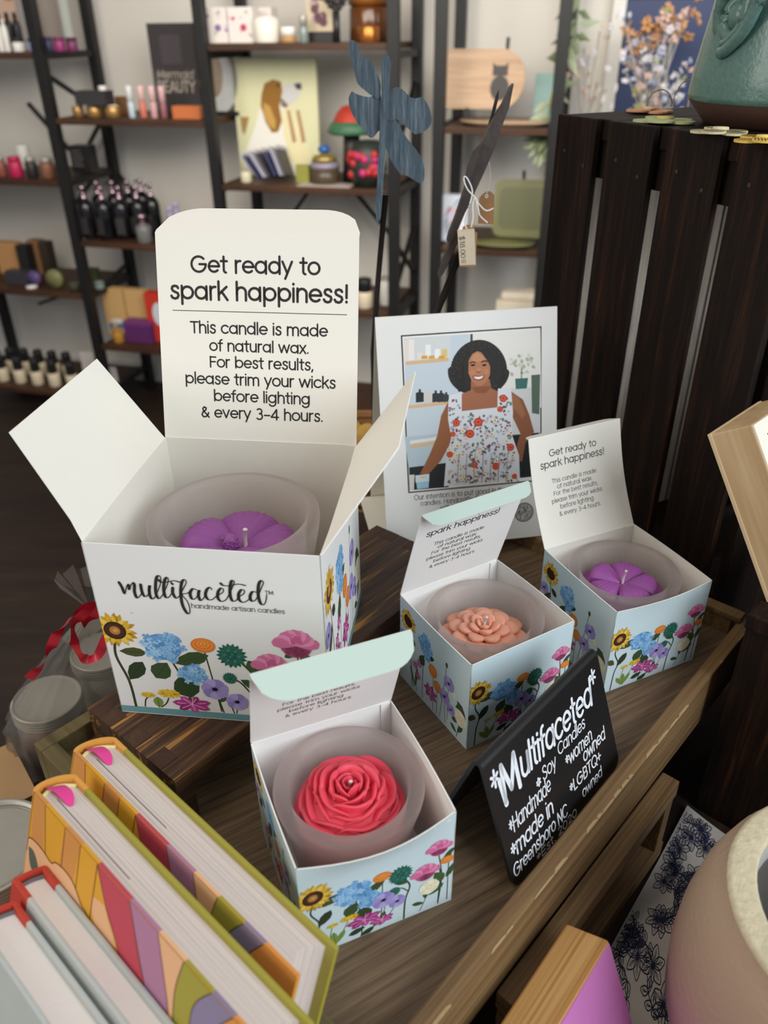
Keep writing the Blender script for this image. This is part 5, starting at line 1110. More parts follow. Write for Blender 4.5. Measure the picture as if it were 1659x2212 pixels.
def jar(name, label, cat_, px, z, y, r, h, m, cap=None, group=None, neck=None):
    t = sthing(name, label, cat_, pxs(px, z, y), y, z, group); mb = MB()
    mb.lathe([(0, 0), (r*.93, 0), (r, r*.08), (r, h-r*.15), (r*.9, h), (0, h)] if not neck else [(0, 0), (r*.93, 0), (r, r*.1), (r, h*.78), (r*.75, h*.92), (neck, h*.97), (neck, h), (0, h)], m, 18, cap=False); mb.build('body', t)
    if cap:
        cr_, ch_, cm = cap; mb = MB(); mb.lathe([(0, h+.0003), (cr_, h+.0003), (cr_, h+ch_*.9), (cr_*.9, h+ch_), (0, h+ch_)], cm, 16, cap=False); mb.build('cap', t)
    return t
def carton(name, label, cat_, px0, px1, z, y, d, h, m, group=None, pr=None, rz=0, part='body'):
    a, b = pxs(px0, z, y), pxs(px1, z, y); w = b-a; t = sthing(name, label, cat_, (a+b)/2, y, z, group, rz); mb = MB(); mb.bbox((-w/2, 0, 0), (w/2, d, h), m, .0012)
    if pr: pr.apply(mb, lambda u, v, o: V((-w/2+u*w, -o*3, v*w)), .00002)
    mb.build(part, t); return t, w
mk = lambda n, c, **k: mat(n, c, k.pop('rough', .5), **k)
blk = mk('soft_black', '#1d1b1b', rough=.45); whi = mk('milk_white', '#e4e0d8'); gold = mk('gold_tin', '#a9834e', rough=.35, metal=.6); navy = mk('navy_jar', '#2c3150'); plum = mk('plum_jar', '#6d2a52')
cream = mk('cream_wax', '#d9c9ab', sss=0); kr = mk('kraft_carton', '#b98a57', rough=.75); copper = mk('copper_tin', '#a8672c', rough=.3, metal=.75); silv = mk('rose_metal', '#c9a9b4', rough=.2, metal=.9)
# left bay, top board
z = ZL[0]
for i, (px, nm) in enumerate(((6, 'left'), (19, 'right'))): jar('lotion_bottle', 'white lotion bottle on the top left shelf, %s of the pair' % nm, 'bottle', px, z, .05, .011, .085, whi, (.006, .012, whi), 'white bottles, top left shelf', .005)
for i, px in enumerate((12, 30, 47)): jar('dropper_bottle', 'black dropper bottle behind the white bottles, %s in its row' % ('leftmost', 'middle', 'rightmost')[i], 'bottle', px, z, .15, .014, .1, blk, (.007, .02, blk), 'black bottles, top left shelf', .006)
jar('cream_jar', 'white cream jar with a black lid beside the white bottles', 'jar', 43, z, .05, .021, .03, whi, (.022, .012, blk))
jar('serum_bottle', 'small blue and white bottle just left of the first post', 'bottle', 69, z, .06, .008, .03, mk('pale_blue', '#9fa6d0'), (.008, .01, blk))
jar('serum_bottle', 'dark bottle with a white round cap just right of the first post', 'bottle', 93, z, .08, .014, .05, blk, (.012, .022, whi))
jar('balm_jar', 'navy jar beside the dark bottle with the white cap', 'jar', 108, z, .05, .013, .035, navy, (.013, .01, navy)); jar('balm_jar', 'magenta jar between the navy jar and the plum jar', 'jar', 131, z, .06, .02, .034, mk('magenta_jar', '#8c2f63'), (.02, .01, plum)); jar('balm_jar', 'dark plum jar at the right end of the top left shelf', 'jar', 158, z, .07, .019, .032, plum, (.019, .01, mk('dark_plum', '#3e1830')))
t, w = carton('picture_card', 'peach picture card with an orange flower, top left corner', 'card', -10, 52, z, .24, .006, .26, mk('peach_print', '#cdae96')); mb = MB(); mb.ell((w*.35, -.002, .175), (.025, .003, .018), mk('orange_print', '#cf8a2e')); mb.build('printed_flower', t)
t, w = carton('picture_card', 'grey and beige tall poster card behind the plum jars', 'card', 100, 140, z, .3, .005, .3, mk('beige_poster', '#a3968a')); carton('incense_tube', 'tall white tube leaning by the first post', 'tube', 74, 84, z, .2, .018, .3, mk('pale_tube', '#d5cfd0'), 'tall tubes'); carton('incense_tube', 'tall pale green tube near the rear post', 'tube', 146, 158, z, .22, .02, .3, mk('pale_green_tube', '#b7bcb0'), 'tall tubes')
# left bay, second board
z = ZL[1]
for i, (px, c, nm, wd) in enumerate(((7, '#8a4a3c', 'reddish brown jar at the left picture edge', .018), (38, '#b51d4c', 'bright pink jar between two brown jars', .026), (72, '#26211f', 'black jar with a silver lid beside the pink jar', .021), (107, '#84543f', 'copper brown jar beside the first post', .026))):
    jar('bath_jar', nm+', second left shelf', 'jar', px, z, .05, wd, .055, mk('bath%d' % i, c), (wd*.9, .016, tin if i != 1 else mk('bath1', c)), 'jars on the second left shelf')
t, w = carton('countertop_sign', 'small black standing sign with pale writing, right of the first post', 'sign', 158, 198, z+.005, .16, .06, .095, blk); mb = MB()
for k in range(5): mb.box((-w*.4, -.001, .075-.013*k), (w*(.1+.05*(k % 3)), -.0002, .079-.013*k), mk('grey_ink', '#6d6b66'))
mb.build('lettering', t)
jar('white_dish', 'small white bowl above the pink jar, at the back', 'bowl', 58, z, .24, .025, .09, whi)
# left bay, third board
z = ZL[2]
for i, (a, b, y, h, c) in enumerate(((2, 46, .2, .13, kr), (48, 70, .17, .13, blk), (72, 96, .22, .14, mk('kraft_dark', '#8a623d', rough=.75)), (97, 114, .2, .14, mk('brown_black', '#332820')))):
    carton('soap_carton', ('light kraft carton at the left end', 'black carton between two kraft cartons', 'dark kraft carton right of the black carton', 'dark brown carton at the right end')[i]+' of the third left shelf', 'box', a, b, z, y, .05, h, c, 'cartons on the third left shelf')
carton('tin_stack', 'stack of flat black tins in front of the kraft cartons', 'tin', 16, 62, z, .05, .05, .055, mk('black_tin', '#37343a', rough=.35))
t = sthing('round_tin', 'round purple tin standing on edge with a white disc in front', 'tin', pxs(78, z, .06), .06, z, 'round tins')
mb = MB(); mb.lathe([(0, 0), (.03, 0), (.03, .02), (0, .02)], mk('purple_tin', '#54406e'), 24, M=Matrix.Translation((0, .01, .0305)) @ Matrix.Rotation(R(90), 4, 'X'), cap=False); mb.build('tin_body', t); mb = MB(); mb.lathe([(0, 0), (.022, 0), (.022, .008), (0, .009)], whi, 20, (.002, -.03, 0), cap=False); mb.build('disc', t)
t = sthing('round_tin', 'round olive green tin standing on edge beside the purple tin', 'tin', pxs(123, z, .05), .05, z, 'round tins'); mb = MB(); mb.lathe([(0, 0), (.036, 0), (.037, .01), (.036, .02), (0, .02)], mk('olive_tin', '#76764a'), 28, M=Matrix.Translation((0, .01, .0375)) @ Matrix.Rotation(R(90), 4, 'X'), cap=False); mb.build('tin_body', t)
jar('flat_tin', 'flat dark tin just left of the first post on the third shelf', 'tin', 164, z, .05, .026, .02, mk('dark_green', '#3a3b2c'), (.022, .006, mk('olive_lid', '#555640'))); jar('flat_tin', 'small pale blue green jar right of the first post', 'jar', 216, z, .08, .02, .02, mk('pale_teal', '#76857e'), (.019, .01, mk('pale_teal', '#76857e')))
carton('pouch', 'folded dark olive pouch behind the pale blue green jar', 'pouch', 196, 214, z, .17, .02, .055, mk('dark_olive', '#42452c'))
# left bay, bottom board: cream candles with black lids
z = ZL[3]; first = None; k = 0
for row, y in ((0, .05), (1, .15)):
    for i in range(5 if row == 0 else 6):
        px = (10, 47, 84, 121, 160)[i] if row == 0 else (0, 32, 62, 92, 122, 152)[i]
        lb = '%s candle jar from the left in the %s row on the bottom left shelf' % (('first', 'second', 'third', 'fourth', 'fifth', 'sixth')[i], ('front', 'back')[row])
        if first is None:
            first = jar('votive_candle', lb, 'candle', px, z, y, .026, .06, cream, (.02, .055, blk), 'cream candles with black lids')
        else:
            copy_thing(first, SH @ V((pxs(px, z, y), y, z+.0006)), SHA, lb)
t, w = carton('leaflet', 'white leaflet standing at the right end of the bottom left shelf', 'leaflet', 186, 212, z, .12, .003, .14, mk('leaflet', '#cfc4c0'), rz=.2); carton('leaflet', 'white square card just right of the first post near the floor', 'leaflet', 228, 258, z, .1, .003, .09, mk('leaflet', '#cfc4c0'))
# middle bay, upper board
z = ZM[0]
for i, px in enumerate((171, 206, 246)): jar('balm_tin', 'round gold tin under the black boxes, %s of three' % ('leftmost', 'middle', 'rightmost')[i], 'tin', px, z, .06, .028 if i else .02, .034, gold, (.02, .004, mk('tin_label', '#e2cfae')), 'gold tins')
t, w = carton('gift_box', 'wide flat black box stacked on the gold tins', 'box', 164, 229, z+.0392, .02, .06, .045, mk('charcoal', '#2f2d2c')); jar('small_jar', 'small white jar on a dark lid on top of the black box', 'jar', 222, z+.085, .05, .014, .014, whi)
carton('small_carton', 'small brown carton behind the lip balm tubes', 'box', 253, 278, z, .14, .03, .06, mk('brown_carton', '#7d5634'))
for i, (px, c, c2, nm) in enumerate(((287, '#d9dad8', '#b9c6cc', 'white and pale blue'), (312, '#e0b7ac', '#c9705c', 'coral'), (335, '#dfb7b4', '#c79a9a', 'pale pink'), (356, '#d9adaf', '#8f5a60', 'rose'))):
    t = jar('lip_balm', nm+' lip balm tube in front of the black poster', 'lip balm', px, z, .05, .0115, .05, mk('balm%d' % i, c2), (.0112, .05, mk('balmc%d' % i, c)), 'lip balm tubes')
t, w = carton('poster', 'black poster reading mermaid beauty, leaning on the rear of the shelf', 'poster', 342, 437, z, .2, .01, .285, mk('poster_black', '#332e2e', rough=.6)); mb = MB()
f6 = lambda q: V((q.x, -.0008, q.y)); pi_ = lin('#b3a698')
write(mb, 'Mermaid', f6, -w*.42, w*.4, .115, INK, pi_, .09, slant=.2); write(mb, 'BEAUTY', f6, -w*.42, w*.42, .072, INK, pi_, .12, h=.05); mb.box((-w*.25, -.001, .16), (w*.2, -.0003, .25), mk('poster_dim', '#453d3f')); mb.build('lettering', t)
carton('orange_carton', 'flat orange carton in front of the black poster', 'box', 374, 434, z, .03, .05, .04, mk('orange_carton', '#c06a38'))
mb = MB(); t = sthing('moon_plaque', 'grey crescent moon plaque standing behind the second post', 'plaque', pxs(484, z, .2), .2, z); pts = []
for i in range(25): a = R(-105+210*i/24); pts.append((-.0+.085*math.cos(a)-.02, .12+.118*math.sin(a)))
for i in range(25): a = R(95-190*i/24); pts.append((-.055+.075*math.cos(a)-.01, .135+.09*math.sin(a)))
M = Matrix.Rotation(R(90), 4, 'X'); mb.prism(pts, -.012, 0, mk('moon_grey', '#b6b6b2', var=.15, vscale=30), M); mb.build('crescent', t); mb = MB(); mb.ell((-.03, .002, .13), (.045, .006, .08), mk('moon_tan', '#8d7b66', var=.3, vscale=40)); mb.ell((-.06, -.006, .1), (.022, .01, .035), mk('moon_gold', '#9c7744')); mb.build('figure', t); mb = MB(); mb.box((-.06, -.01, 0), (.06, .03, .012), blk); mb.build('stand', t)
# middle bay, second board: black pump bottles
z = ZM[1]; first = None
spots = [(197, .05, 0), (235, .05, 1), (272, .07, 2), (308, .1, 3), (226, .16, 4), (258, .18, 5), (290, .2, 6), (318, .24, 7), (338, .15, 8)]
for px, y, i in spots:
    lb = 'black pump bottle, %s in the %s row on the middle shelf' % (('first from the left', 'second from the left', 'third from the left', 'fourth from the left')[i] if i < 4 else ('first from the left', 'second from the left', 'third from the left', 'fourth from the left', 'fifth from the left')[i-4], 'front' if i < 4 else 'back')
    if first is None:
        t = first = jar('pump_bottle', lb, 'bottle', px, z, y, .029, .145, mk('glossy_black', '#131214', rough=.12), None, 'black pump bottles', .012)
        mb = MB(); mb.lathe([(.010, .1452), (.010, .155), (.005, .157), (.005, .175), (.0085, .176), (.0085, .19), (0, .191)], silv, 14, cap=False); mb.bar((0, 0, .186), (-.008, -.024, .183), .006, .006, blk); mb.build('pump', t)
        mb = MB(); mb.box((-.017, -.0305, .02), (.017, -.0285, .08), mk('dark_label', '#2f2c2b')); mb.build('label', t)
    else: copy_thing(first, SH @ V((pxs(px, z, y), y, z+.0006)), SHA+rnd.uniform(-.3, .3), lb)
t = jar('clear_pump_bottle', 'short clear pump bottle in front of the black ones', 'bottle', 314, z, .03, .028, .06, mk('smoky_glass', '#6f6d6b', rough=.15), (.02, .006, mk('smoky_glass', '#6f6d6b', rough=.15))); mb = MB(); mb.lathe([(.01, .066), (.01, .085), (.014, .086), (.014, .1), (0, .1)], silv, 12, cap=False); mb.build('pump', t)
for i, px in enumerate((375, 389)): jar('lavender_tube', 'slim lavender tube above the big lid, %s of two' % ('left', 'right')[i], 'tube', px, z, .1+.02*i, .0105, .1+.012*i, mk('lavender', '#9c93b5'), (.01, .02, mk('lavender_cap', '#b7aec9')), 'lavender tubes')
carton('wooden_tray', 'low dark wooden tray behind the big lid on the middle shelf', 'tray', 420, 478, z, .1, .12, .055, dark_wood)
# middle bay, third board
z = ZM[2]
for i, (a, b) in enumerate(((236, 280), (283, 328))):
    pr = Print(30+i); 
    for k in range(14): pr.ell(rnd.uniform(.2, .8), rnd.uniform(.2, .65), .12, .1, rnd.choice(['#5c85a8', '#d8dcd8', '#c5c9c4', '#3f6f9c', '#e3e0d8']), 0, 8)
    t, w = carton('paper_pouch', 'kraft pouch with blue and white print, %s of the pair' % ('left', 'right')[i], 'pouch', a, b, z+.0, .12, .04, .195, mk('kraft_pouch', '#c79f66', rough=.7), 'kraft pouches', pr)
t, w = carton('gift_box', 'purple box in front of the kraft pouches', 'box', 272, 330, z, .05, .06, .07, mk('purple_box', '#57245a')); mb = MB(); mb.bbox((-w/2-.001, -.001, .0702), (w/2+.001, .061, .085), mk('purple_lid', '#6d2f6e'), .001); mb.build('lid', t)
jar('mustard_jar', 'mustard yellow jar left of the purple box', 'jar', 258, z, .04, .022, .045, mk('mustard', '#ab7a2c'), (.02, .01, mk('mustard', '#ab7a2c')))
pr = Print(33); pr.ell(.6, 1.2, .3, .5, '#c9d0d6'); t, w = carton('bag', 'bright red bag just left of the big box lid', 'bag', 326, 372, z, .08, .05, .2, mk('red_bag', '#c0331e'), None, pr)
# right bay of the wide unit, upper board
z = ZN[0]
for i, (a, b, c) in enumerate(((442, 494, '#7d6a96'), (496, 549, '#b4485c'), (551, 590, '#b4485c'))):
    pr = Print(40+i); q = random.Random(i)
    for k in range(10): pr.petal(q.uniform(.1, .9), q.uniform(.2, 1.0), q.uniform(0, 360), .16, .12, q.choice([c, '#cfbcc6', '#a9b09c']), 1)
    pr.ell(.62, .5, .13, .12, c)
    carton('soap_box', ('white box with violet flowers beside the second post', 'white box with red flowers beside the violet one', 'white box with red flowers half behind the white candle')[i], 'box', a, b, z, .05 if i < 2 else .16, .06, .1, mk('floral_box', '#ddd3cb'), 'white floral boxes', pr)
jar('pillar_candle', 'white candle jar on the upper shelf right of the floral boxes', 'candle', 577, z, .06, .042, .068, mk('white_wax', '#e6dfd0'), (.036, .004, whi)); jar('candle_jar', 'low white jar with a wooden base beside the white candle', 'jar', 624, z, .06, .026, .02, mk('wood_base', '#a9824f'), (.024, .024, whi))
jar('metal_shaker', 'silver grey shaker bottle left of the picture card', 'bottle', 657, z, .06, .014, .045, mk('grey_glass', '#7f8a86', rough=.2), (.013, .03, tin))
pr = Print(44); q = random.Random(4)
for k in range(16): pr.ell(q.uniform(.2, .62), q.uniform(.25, 1.1), .14, .13, q.choice(['#8c6f78', '#a38a8f', '#6f4c58', '#b9a3a0', '#9a3b50']), 0, 9)
t, w = carton('picture_card', 'cream card with a violet figure on a black stand, upper shelf', 'card', 664, 728, z+.03, .12, .006, .2, mk('cream_print', '#cdbb9c'), None, pr); mb = MB(); mb.box((-w*.4, -.02, -.03), (w*.4, .03, -.0005), blk); mb.build('stand', t)
t = jar('amber_jar', 'large brown amber jar with a gold band on the upper shelf', 'jar', 800, z, .13, .066, .1, mk('amber_glass', '#5b3414', rough=.15), (.07, .03, mk('amber_lid', '#7d4c1e', rough=.2)))
t = sthing('copper_tin', 'shiny flat copper tin in front of the amber jar', 'tin', pxs(795, z, .02), .0, z); mb = MB(); mb.lathe([(0, 0), (.033, 0), (.034, .002), (.034, .04), (.032, .043), (0, .043)], copper, 28, (0, .03, 0), cap=False); mb.build('tin_body', t)
t = jar('amber_jar', 'small shiny copper jar standing on the big amber jar', 'jar', 772, z+.1306, .1, .035, .03, copper, (.03, .012, mk('amber_lid', '#7d4c1e', rough=.2)))
t = sthing('pine_cone', 'dark pine cone ornament beside the copper jar', 'ornament', pxs(736, z, .06), .02, z); mb = MB(); mb.lathe([(0, 0), (.012, 0), (.012, .085), (0, .085)], blk, 10, cap=False); mb.build('stem', t); mb = MB()
for i in range(40): a = i*2.4; rr = .03*math.sin(math.pi*(.1+.8*i/40)); mb.ell((rr*math.cos(a), rr*math.sin(a), .09+.06*i/40), (.011, .011, .006), mk('cone_dark', '#3b3536'), n=6, k=4)
mb.build('cone', t)
# right bay of the wide unit, middle board
z = ZN[1]
pr = Print(50)
def dg(pts, c): pr.poly(pts, c)
t = sthing('dog_canvas', 'pale yellow canvas painted with a brown and white dog', 'painting', pxs(606, z, .2), .2, z)
mb = MB(); cwid = pxs(692, z, .2)-pxs(520, z, .2); chh = .38; mb.bbox((-cwid/2, 0, 0), (cwid/2, .02, chh), mk('canvas_yellow', '#dad7ac', var=.04, vscale=20), .001)
def cp(x, y): return ((x-350)/530, (1130-y)/530)
def dpoly(pts, c): pr.poly([cp(*p) for p in pts], c)
dpoly([(390, 1000), (470, 860), (520, 740), (600, 640), (670, 650), (700, 740), (760, 860), (800, 960), (790, 1120), (360, 1120)], '#e9e5d8'); dpoly([(650, 760), (700, 740), (790, 900), (820, 1000), (780, 1100), (690, 1050), (655, 900)], '#e6dcae')
dpoly([(660, 640), (700, 620), (785, 615), (790, 640), (765, 690), (720, 730), (670, 720), (650, 680)], '#cfccc6'); dpoly([(740, 620), (785, 616), (788, 650), (755, 650)], '#4a4a4a')
dpoly([(530, 680), (555, 620), (610, 598), (660, 610), (665, 660), (640, 740), (650, 820), (620, 880), (580, 885), (545, 830), (520, 740)], '#93672c'); dpoly([(540, 720), (580, 740), (610, 820), (600, 870), (560, 840), (535, 780)], '#c39a52'); dpoly([(650, 690), (700, 735), (680, 750), (650, 740)], '#7d7568')
for xs in (700, 760): dpoly([(xs-15, 760), (xs+5, 760), (xs+35, 930), (xs+10, 940)], '#b08a63')
dpoly([(380, 800), (440, 800), (400, 900), (385, 880)], '#a3854d'); pr.ell(cp(640, 630)[0], cp(640, 630)[1], .018, .014, '#3b332c')
pr.apply(mb, lambda u, v, o: V((-cwid/2+u*cwid, -o*4, v*cwid)), .00002); mb.build('canvas', t)
first = None
for i in range(6):
    lb = ('navy and silver sachet in the fan leaning by the dog canvas, %s from the left' % ('first', 'second', 'third', 'fourth', 'fifth', 'sixth')[i])
    s = pxs(575+9*i, z, .08); t = sthing('sachet', lb, 'sachet', s, .06+.012*i, z, 'fanned sachets'); mb = MB(); M = Matrix.Translation((0, 0, .012)) @ Matrix.Rotation(R(-42+4*i), 4, 'Y') @ Matrix.Rotation(R(-12), 4, 'X')
    mb.bbox((-.006, -.03, .004), (.0, .04, .105), mk(('sachet_navy', 'sachet_silver', 'sachet_black')[i % 3], ('#2c2f5c', '#b0acb8', '#2a2830')[i % 3], rough=.35), .002, M); mb.bbox((-.0068, -.032, .095), (.001, .042, .108), mk('sachet_silver', '#b0acb8', rough=.35), .001, M); mb.build('sachet_body', t)
carton('pouch', 'yellow green pouch right of the fanned sachets', 'pouch', 640, 668, z, .06, .02, .06, mk('lime_pouch', '#8c8a3c'))
t = sthing('trinket_box', 'ornate round gold box with a blue lid, left of the toadstool', 'box', pxs(703, z, .08), .08, z); mb = MB(); mb.lathe([(0, 0), (.05, 0), (.053, .02), (.05, .05), (0, .05)], mk('bronze_box', '#4b3d2c', rough=.35, var=.4, vscale=60), 26, cap=False); mb.build('box_base', t)
mb = MB(); mb.lathe([(0, .0505), (.05, .0505), (.052, .06), (.046, .07), (0, .07)], mk('violet_band', '#8c8290', rough=.35), 26, cap=False); mb.build('band', t); mb = MB(); mb.lathe([(0, .0705), (.045, .0705), (.038, .09), (0, .098)], mk('gold_lid', '#a08a50', rough=.3, metal=.5), 24, cap=False); mb.build('lid', t); mb = MB(); mb.ell((0, 0, .11), (.022, .022, .014), mk('blue_enamel', '#2a5a9a', rough=.2)); mb.build('knob', t)
t = sthing('toadstool_lamp', 'red and green patterned toadstool ornament behind the dragonfly', 'ornament', pxs(762, z, .16), .16, z); mb = MB(); mb.lathe([(0, 0), (.035, 0), (.03, .1), (.028, .15), (0, .15)], mk('dark_stem', '#2f2a28'), 20, cap=False); mb.build('stem', t)
mb = MB(); mb.lathe([(0, .1505), (.075, .1505), (.085, .16), (.07, .185), (.06, .19)], mk('green_band', '#3f6b4a', var=.4, vscale=60), 28, cap=False); mb.build('cap_band', t); mb = MB(); mb.lathe([(.062, .1905), (.05, .215), (.03, .235), (0, .242)], mk('red_cap', '#b23a2a', var=.3, vscale=60), 28, cap=False); mb.build('cap', t)
t = sthing('floral_pot', 'dark green pot with red and pink flowers, behind the dragonfly', 'pot', pxs(795, z, .07), .07, z); mb = MB(); mb.lathe([(0, 0), (.05, 0), (.065, .05), (.06, .11), (.04, .14), (0, .14)], mk('pot_dark', '#262c25', var=.5, vscale=70), 26, cap=False); mb.build('pot_body', t); q = random.Random(6)
mb = MB()
for i in range(16): a = q.uniform(-2.6, -.5); zz = q.uniform(.02, .12); mb.ell((.062*math.cos(a), .062*math.sin(a), zz), (.014, .01, .014), mk(('fl_red', 'fl_pink', 'fl_red')[i % 3], ('#b0282a', '#b52a68', '#c23a2e')[i % 3]), n=8, k=5)
mb.build('flower_pattern', t)
jar('round_soap', 'cream ball shaped soap beside the dog canvas', 'soap', 533, z, .05, .02, .035, mk('cream_soap', '#d0c8a8')); carton('paper_sheet', 'pale sheet of paper lying on the shelf edge under the dog canvas', 'paper', 640, 755, z, .0, .08, .003, mk('paper', '#b8a9a0'))
# lower board seen between the big lid and the stakes
z = ZN[2]
for i, (px, y) in enumerate(((788, .05),)): jar('votive_candle', 'cream candle with a black lid just right of the big box lid', 'candle', px, z, y, .03, .06, cream, (.027, .045, blk), 'cream candles with black lids')
jar('white_jar', 'white jar behind the dragonfly rod on the lower shelf', 'jar', 834, z, .1, .024, .09, whi, (.02, .012, tin))
# narrow unit
z = ZR[0]
t = sthing('cat_cutting_board', 'rounded beige wooden board with a black cat, propped on a stand', 'board', pxs(1038, z, .12), .12, z); a, b = pxs(952, z, .12), pxs(1128, z, .12); w = b-a; pts = []
for cx, r1, a0 in ((w/2-.075, .075, -90), (-w/2+.03, .03, 90)):
    for i in range(13): an = R(a0+180*i/12); pts.append((cx+r1*math.cos(an), .125+(.085 if r1 > .05 else .085)*math.sin(an)))
mb = MB(); M = Matrix.Translation((0, 0, .0)) @ Matrix.Rotation(R(82), 4, 'X'); bw = wood('board_wood', [(.3, '#a38467'), (.55, '#bb9d80'), (.75, '#c8ad90')], (3, 60, 60), .6, .1); mb.prism(pts, 0, .012, bw, M); mb.build('board_body', t)
mb = MB(); cs = mk('cat_black', '#2a2524'); cp_ = lambda x, y: (x, y)
mb.prism([(.055+.03*math.cos(R(i*20)), .1+.036*math.sin(R(i*20))) for i in range(18)], .0121, .0135, cs, M); mb.prism([(.03, .135), (.03, .172), (.04, .163), (.068, .163), (.078, .172), (.078, .135)], .0121, .0135, cs, M); mb.build('cat_silhouette', t)
mb = MB(); mb.box((-.05, -.03, .0), (-.035, .05, .012), blk); mb.box((.055, -.03, 0), (.07, .05, .012), blk); mb.box((-.05, -.03, .0121), (-.035, -.02, .045), blk); mb.box((.055, -.03, .0121), (.07, -.02, .045), blk); mb.bar((.062, .045, .012), (.07, .03, .24), .01, .01, blk); mb.build('stand', t)
t = sthing('platter', 'flat beige oval platter lying on the cat board shelf', 'platter', pxs(1095, z, .05), .05, z); mb = MB(); M = Matrix.Diagonal((1.75, .9, 1, 1)); mb.lathe([(0, 0), (.06, 0), (.085, .012), (.086, .016), (.06, .006), (0, .005)], bw, 36, M=M, cap=False); mb.build('platter_body', t)
carton('greeting_card', 'teal and pink card behind the right post of the narrow unit', 'card', 1150, 1190, z, .2, .004, .14, mk('teal_pink', '#8aa9a2', var=.4, vscale=12))
z = ZR[1]
t = sthing('olive_tray', 'olive green tray propped upright on a black stand', 'tray', pxs(1125, z, .12), .12, z); a, b = pxs(1062, z, .12), pxs(1190, z, .12); w = b-a; olg = mk('olive_glaze', '#6b6a41', rough=.35, var=.1, vscale=25); mb = MB(); M = Matrix.Rotation(R(80), 4, 'X'); pts = []
for cx, cy, a0 in ((w/2-.03, .17, 0), (-w/2+.03, .17, 90), (-w/2+.03, .045, 180), (w/2-.03, .045, 270)): pts += [(cx+.03*math.cos(R(a0+22.5*i)), cy+.03*math.sin(R(a0+22.5*i))) for i in range(5)]
mb.prism(pts, 0, .01, olg, M); mb.prism([(x*.82, .1075+(y-.1075)*.72) for x, y in pts], .0101, .011, mk('olive_dark', '#5a5a38', rough=.35), M); mb.build('tray_body', t); mb = MB(); mb.box((-.04, -.035, 0), (-.028, .05, .014), blk); mb.box((.045, -.035, 0), (.057, .05, .014), blk); mb.bar((.0, .04, .012), (-.01, .03, .225), .01, .01, blk); mb.build('stand', t)
t = sthing('olive_dish', 'flat olive green oval dish lying in front of the propped tray', 'dish', pxs(1080, z, .02), .03, z); mb = MB(); mb.lathe([(0, 0), (.05, 0), (.075, .014), (.077, .02), (.05, .007), (0, .006)], olg, 34, M=Matrix.Diagonal((1.5, .8, 1, 1)), cap=False); mb.build('dish_body', t)
pr = Print(61); q = random.Random(14)
for i in range(26): pr.petal(q.uniform(.05, .9), q.uniform(.05, 1.3), q.uniform(30, 80), .5, .12, q.choice(['#dfe3ea', '#9fc4d4', '#c9cfe0', '#d88a98', '#8fb9c4', '#f0eef0']), 1)
pr.petal(.3, .3, 55, .6, .16, '#b52a38', 1); carton('gift_sack', 'white, blue and red painted bag left of the stake on the narrow unit', 'bag', 954, 1006, z, .08, .04, .15, mk('painted_white', '#dcdfe6'), None, pr)
z = ZR[2]
t, w = carton('canvas_bag', 'cream canvas bag with a handle slot on the lowest visible shelf', 'bag', 1066, 1165, z, .1, .1, .17, mk('cream_canvas', '#d6cab4', rough=.8, var=.08, vscale=20)); mb = MB(); mb.bbox((-w/2+.012, .01, .1702), (w/2-.02, .09, .2), mk('cream_canvas', '#d6cab4', rough=.8), .012); mb.build('bag_top', t); mb = MB(); mb.box((-w*.38, -.0015, .05), (-w*.3, 0, .12), mk('slot_brown', '#8a755a')); mb.build('handle_slot', t)
carton('tissue_box', 'small lavender white box left of the canvas bag', 'box', 1000, 1046, z, .06, .06, .075, mk('lavender_white', '#c5c8dc'))
# ------------------------------------------------------------------ framed picture and flower sprays on the right
fs0, fz0 = sloc(1312, 120, .40); t = sthing('framed_picture', 'large navy picture in a white frame on the wall behind the crate', 'picture', fs0, .375, -.12)
wf, hf, fb = .62, .68, .042; wfm = mk('white_frame', '#dcd9cf', rough=.45)
for lo, hi in (((0, 0, 0), (fb, .03, hf)), ((wf-fb, 0, 0), (wf, .03, hf)), ((fb, 0, 0), (wf-fb, .03, fb)), ((fb, 0, hf-fb), (wf-fb, .03, hf))):
    mb = MB(); mb.bbox(lo, hi, wfm, .003); mb.build('frame_rail', t)
mb = MB(); mb.box((fb, .015, fb), (wf-fb, .02, hf-fb), mk('navy_print', '#27355c', rough=.5, var=.2, vscale=5)); mb.build('print', t)
leafm = mk('sage_leaf', '#7f8a68', rough=.6, var=.3, vscale=10); twig = mk('grey_twig', '#a8a39a', rough=.7)
def leafq(mb, p, d, l, w, m):
    d = d.normalized(); s = d.cross(V((.1, 1, .2))).normalized(); n = s.cross(d)
    mb.add([p, p+d*l*.4+s*w+n*w*.3, p+d*l, p+d*l*.4-s*w+n*w*.3, p+d*l*.45], [(0, 4, 1), (1, 4, 2), (2, 4, 3), (3, 4, 0)], m, True)
q = random.Random(31)
g0, gz = sloc(1240, 20, .05); t = sthing('leaf_garland', 'trailing green leaf garland hanging beside the narrow shelving', 'garland', g0, .06, gz-.5); mb = MB()
path = [V((.02*math.sin(k*.6)-.02*k/9*1.6, .0, .58-.045*k)) for k in range(11)]
mb.tube(cat([tuple(p) for p in path], 4), .004, leafm, 6); mb.build('vine', t)
for k in range(96):
    p = path[min(9, int(k*.3))].lerp(path[min(10, int(k*.3)+1)], q.random()); mb = MB(); d = V((q.uniform(-1, 1), q.uniform(-.6, .3), q.uniform(-1.2, .1))); leafq(mb, p, d, q.uniform(.05, .085), q.uniform(.010, .014), mk(('sage_a', 'sage_b', 'sage_c')[k % 3], ('#7f8a68', '#66734f', '#a9b292')[k % 3], rough=.6)); mb.build('leaf', t)
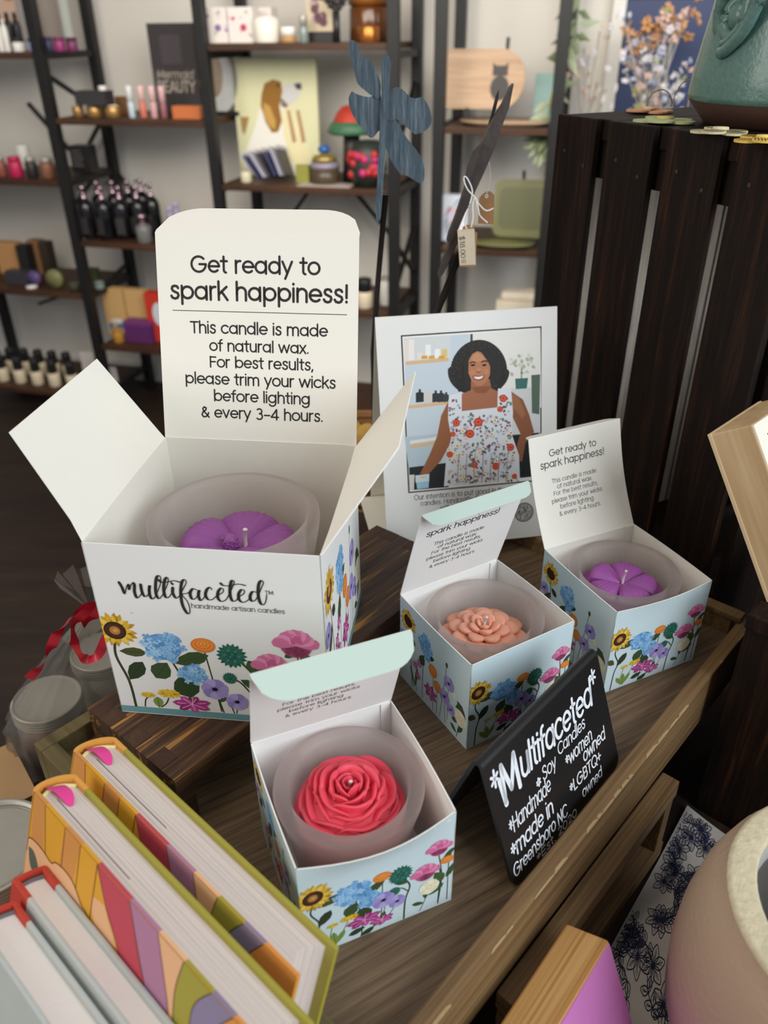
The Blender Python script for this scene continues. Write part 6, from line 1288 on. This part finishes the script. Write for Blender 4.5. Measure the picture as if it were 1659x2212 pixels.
def spray(label, pxb, pts, cols, n, y, seed, r0=.016):
    """an artificial flower spray: twigs with blossoms"""
    q = random.Random(seed); o = SH @ V((*[sloc(pxb[0], pxb[1], y)[0]], y, sloc(pxb[0], pxb[1], y)[1])); t = thing('flower_spray', label, 'flowers', tuple(o), SHA, 'flower sprays behind the crate'); base = V((sloc(*pxb, y)[0], 0, sloc(*pxb, y)[1]))
    mb = MB(); P = []
    for a, b in pts: s, z_ = sloc(a, b, y); P.append(V((s, q.uniform(-.03, .03), z_))-V((base.x, 0, base.z)))
    for p in P: mb.tube(cat([(0, 0, -.25), (p.x*.3, p.y*.3, p.z*.3-.05), tuple(p)], 5), .0022, twig, 5)
    mb.build('twigs', t)
    for i in range(n):
        p = P[i % len(P)]+V((q.gauss(0, .022), q.gauss(0, .02), q.gauss(0, .022))); mb = MB(); m = cols[i % len(cols)]; r = r0*q.uniform(.6, 1.2)
        A = Matrix.Translation(p) @ Matrix.Rotation(q.uniform(0, 6), 4, 'Z') @ Matrix.Rotation(q.uniform(.6, 1.6), 4, 'X')
        for k in range(5):
            mb.lathe([(1e-6, -.16*r), (.36*r, 0), (1e-6, .16*r)], m, 6, M=A @ Matrix.Rotation(R(72*k), 4, 'Z') @ Matrix.Translation((r*.55, 0, .1*r)) @ Matrix.Diagonal((1.5, 1, 1, 1)), cap=False)
        mb.build('blossom', t)
pw = mk('petal_white', '#ece8ea', rough=.7); pp = mk('petal_blush', '#d9b7a8', rough=.7); po = mk('petal_peach', '#cf9a68', rough=.7); pb_ = mk('petal_bluewhite', '#c2c8da', rough=.7); pg_ = mk('petal_lime', '#a9ad62', rough=.7)
spray('spray of small blush blossoms left of the white picture frame', (1262, 250), [(1245, 100), (1262, 105), (1250, 170), (1290, 180), (1270, 120), (1296, 68), (1285, 210), (1300, 225), (1246, 160)], [pp, pw, pp], 30, .2, 41, .013)
spray('spray of peach blossoms in front of the navy picture', (1400, 250), [(1370, 75), (1395, 80), (1425, 70), (1440, 55), (1405, 62), (1375, 95), (1450, 85), (1480, 40), (1468, 30)], [po, po, pp], 44, .18, 42, .02)
spray('spray of white blossoms in front of the navy picture', (1410, 260), [(1345, 28), (1360, 120), (1350, 150), (1385, 105), (1410, 120), (1440, 100), (1445, 165), (1425, 190), (1455, 205), (1380, 160)], [pw, pb_, pw, pp], 60, .14, 43, .015)
spray('spray of white and lime blossoms just above the crate', (1420, 270), [(1400, 190), (1425, 150), (1395, 215), (1470, 155), (1440, 225), (1380, 200), (1455, 70)], [pw, pg_, pb_, pp], 40, .1, 44, .013)
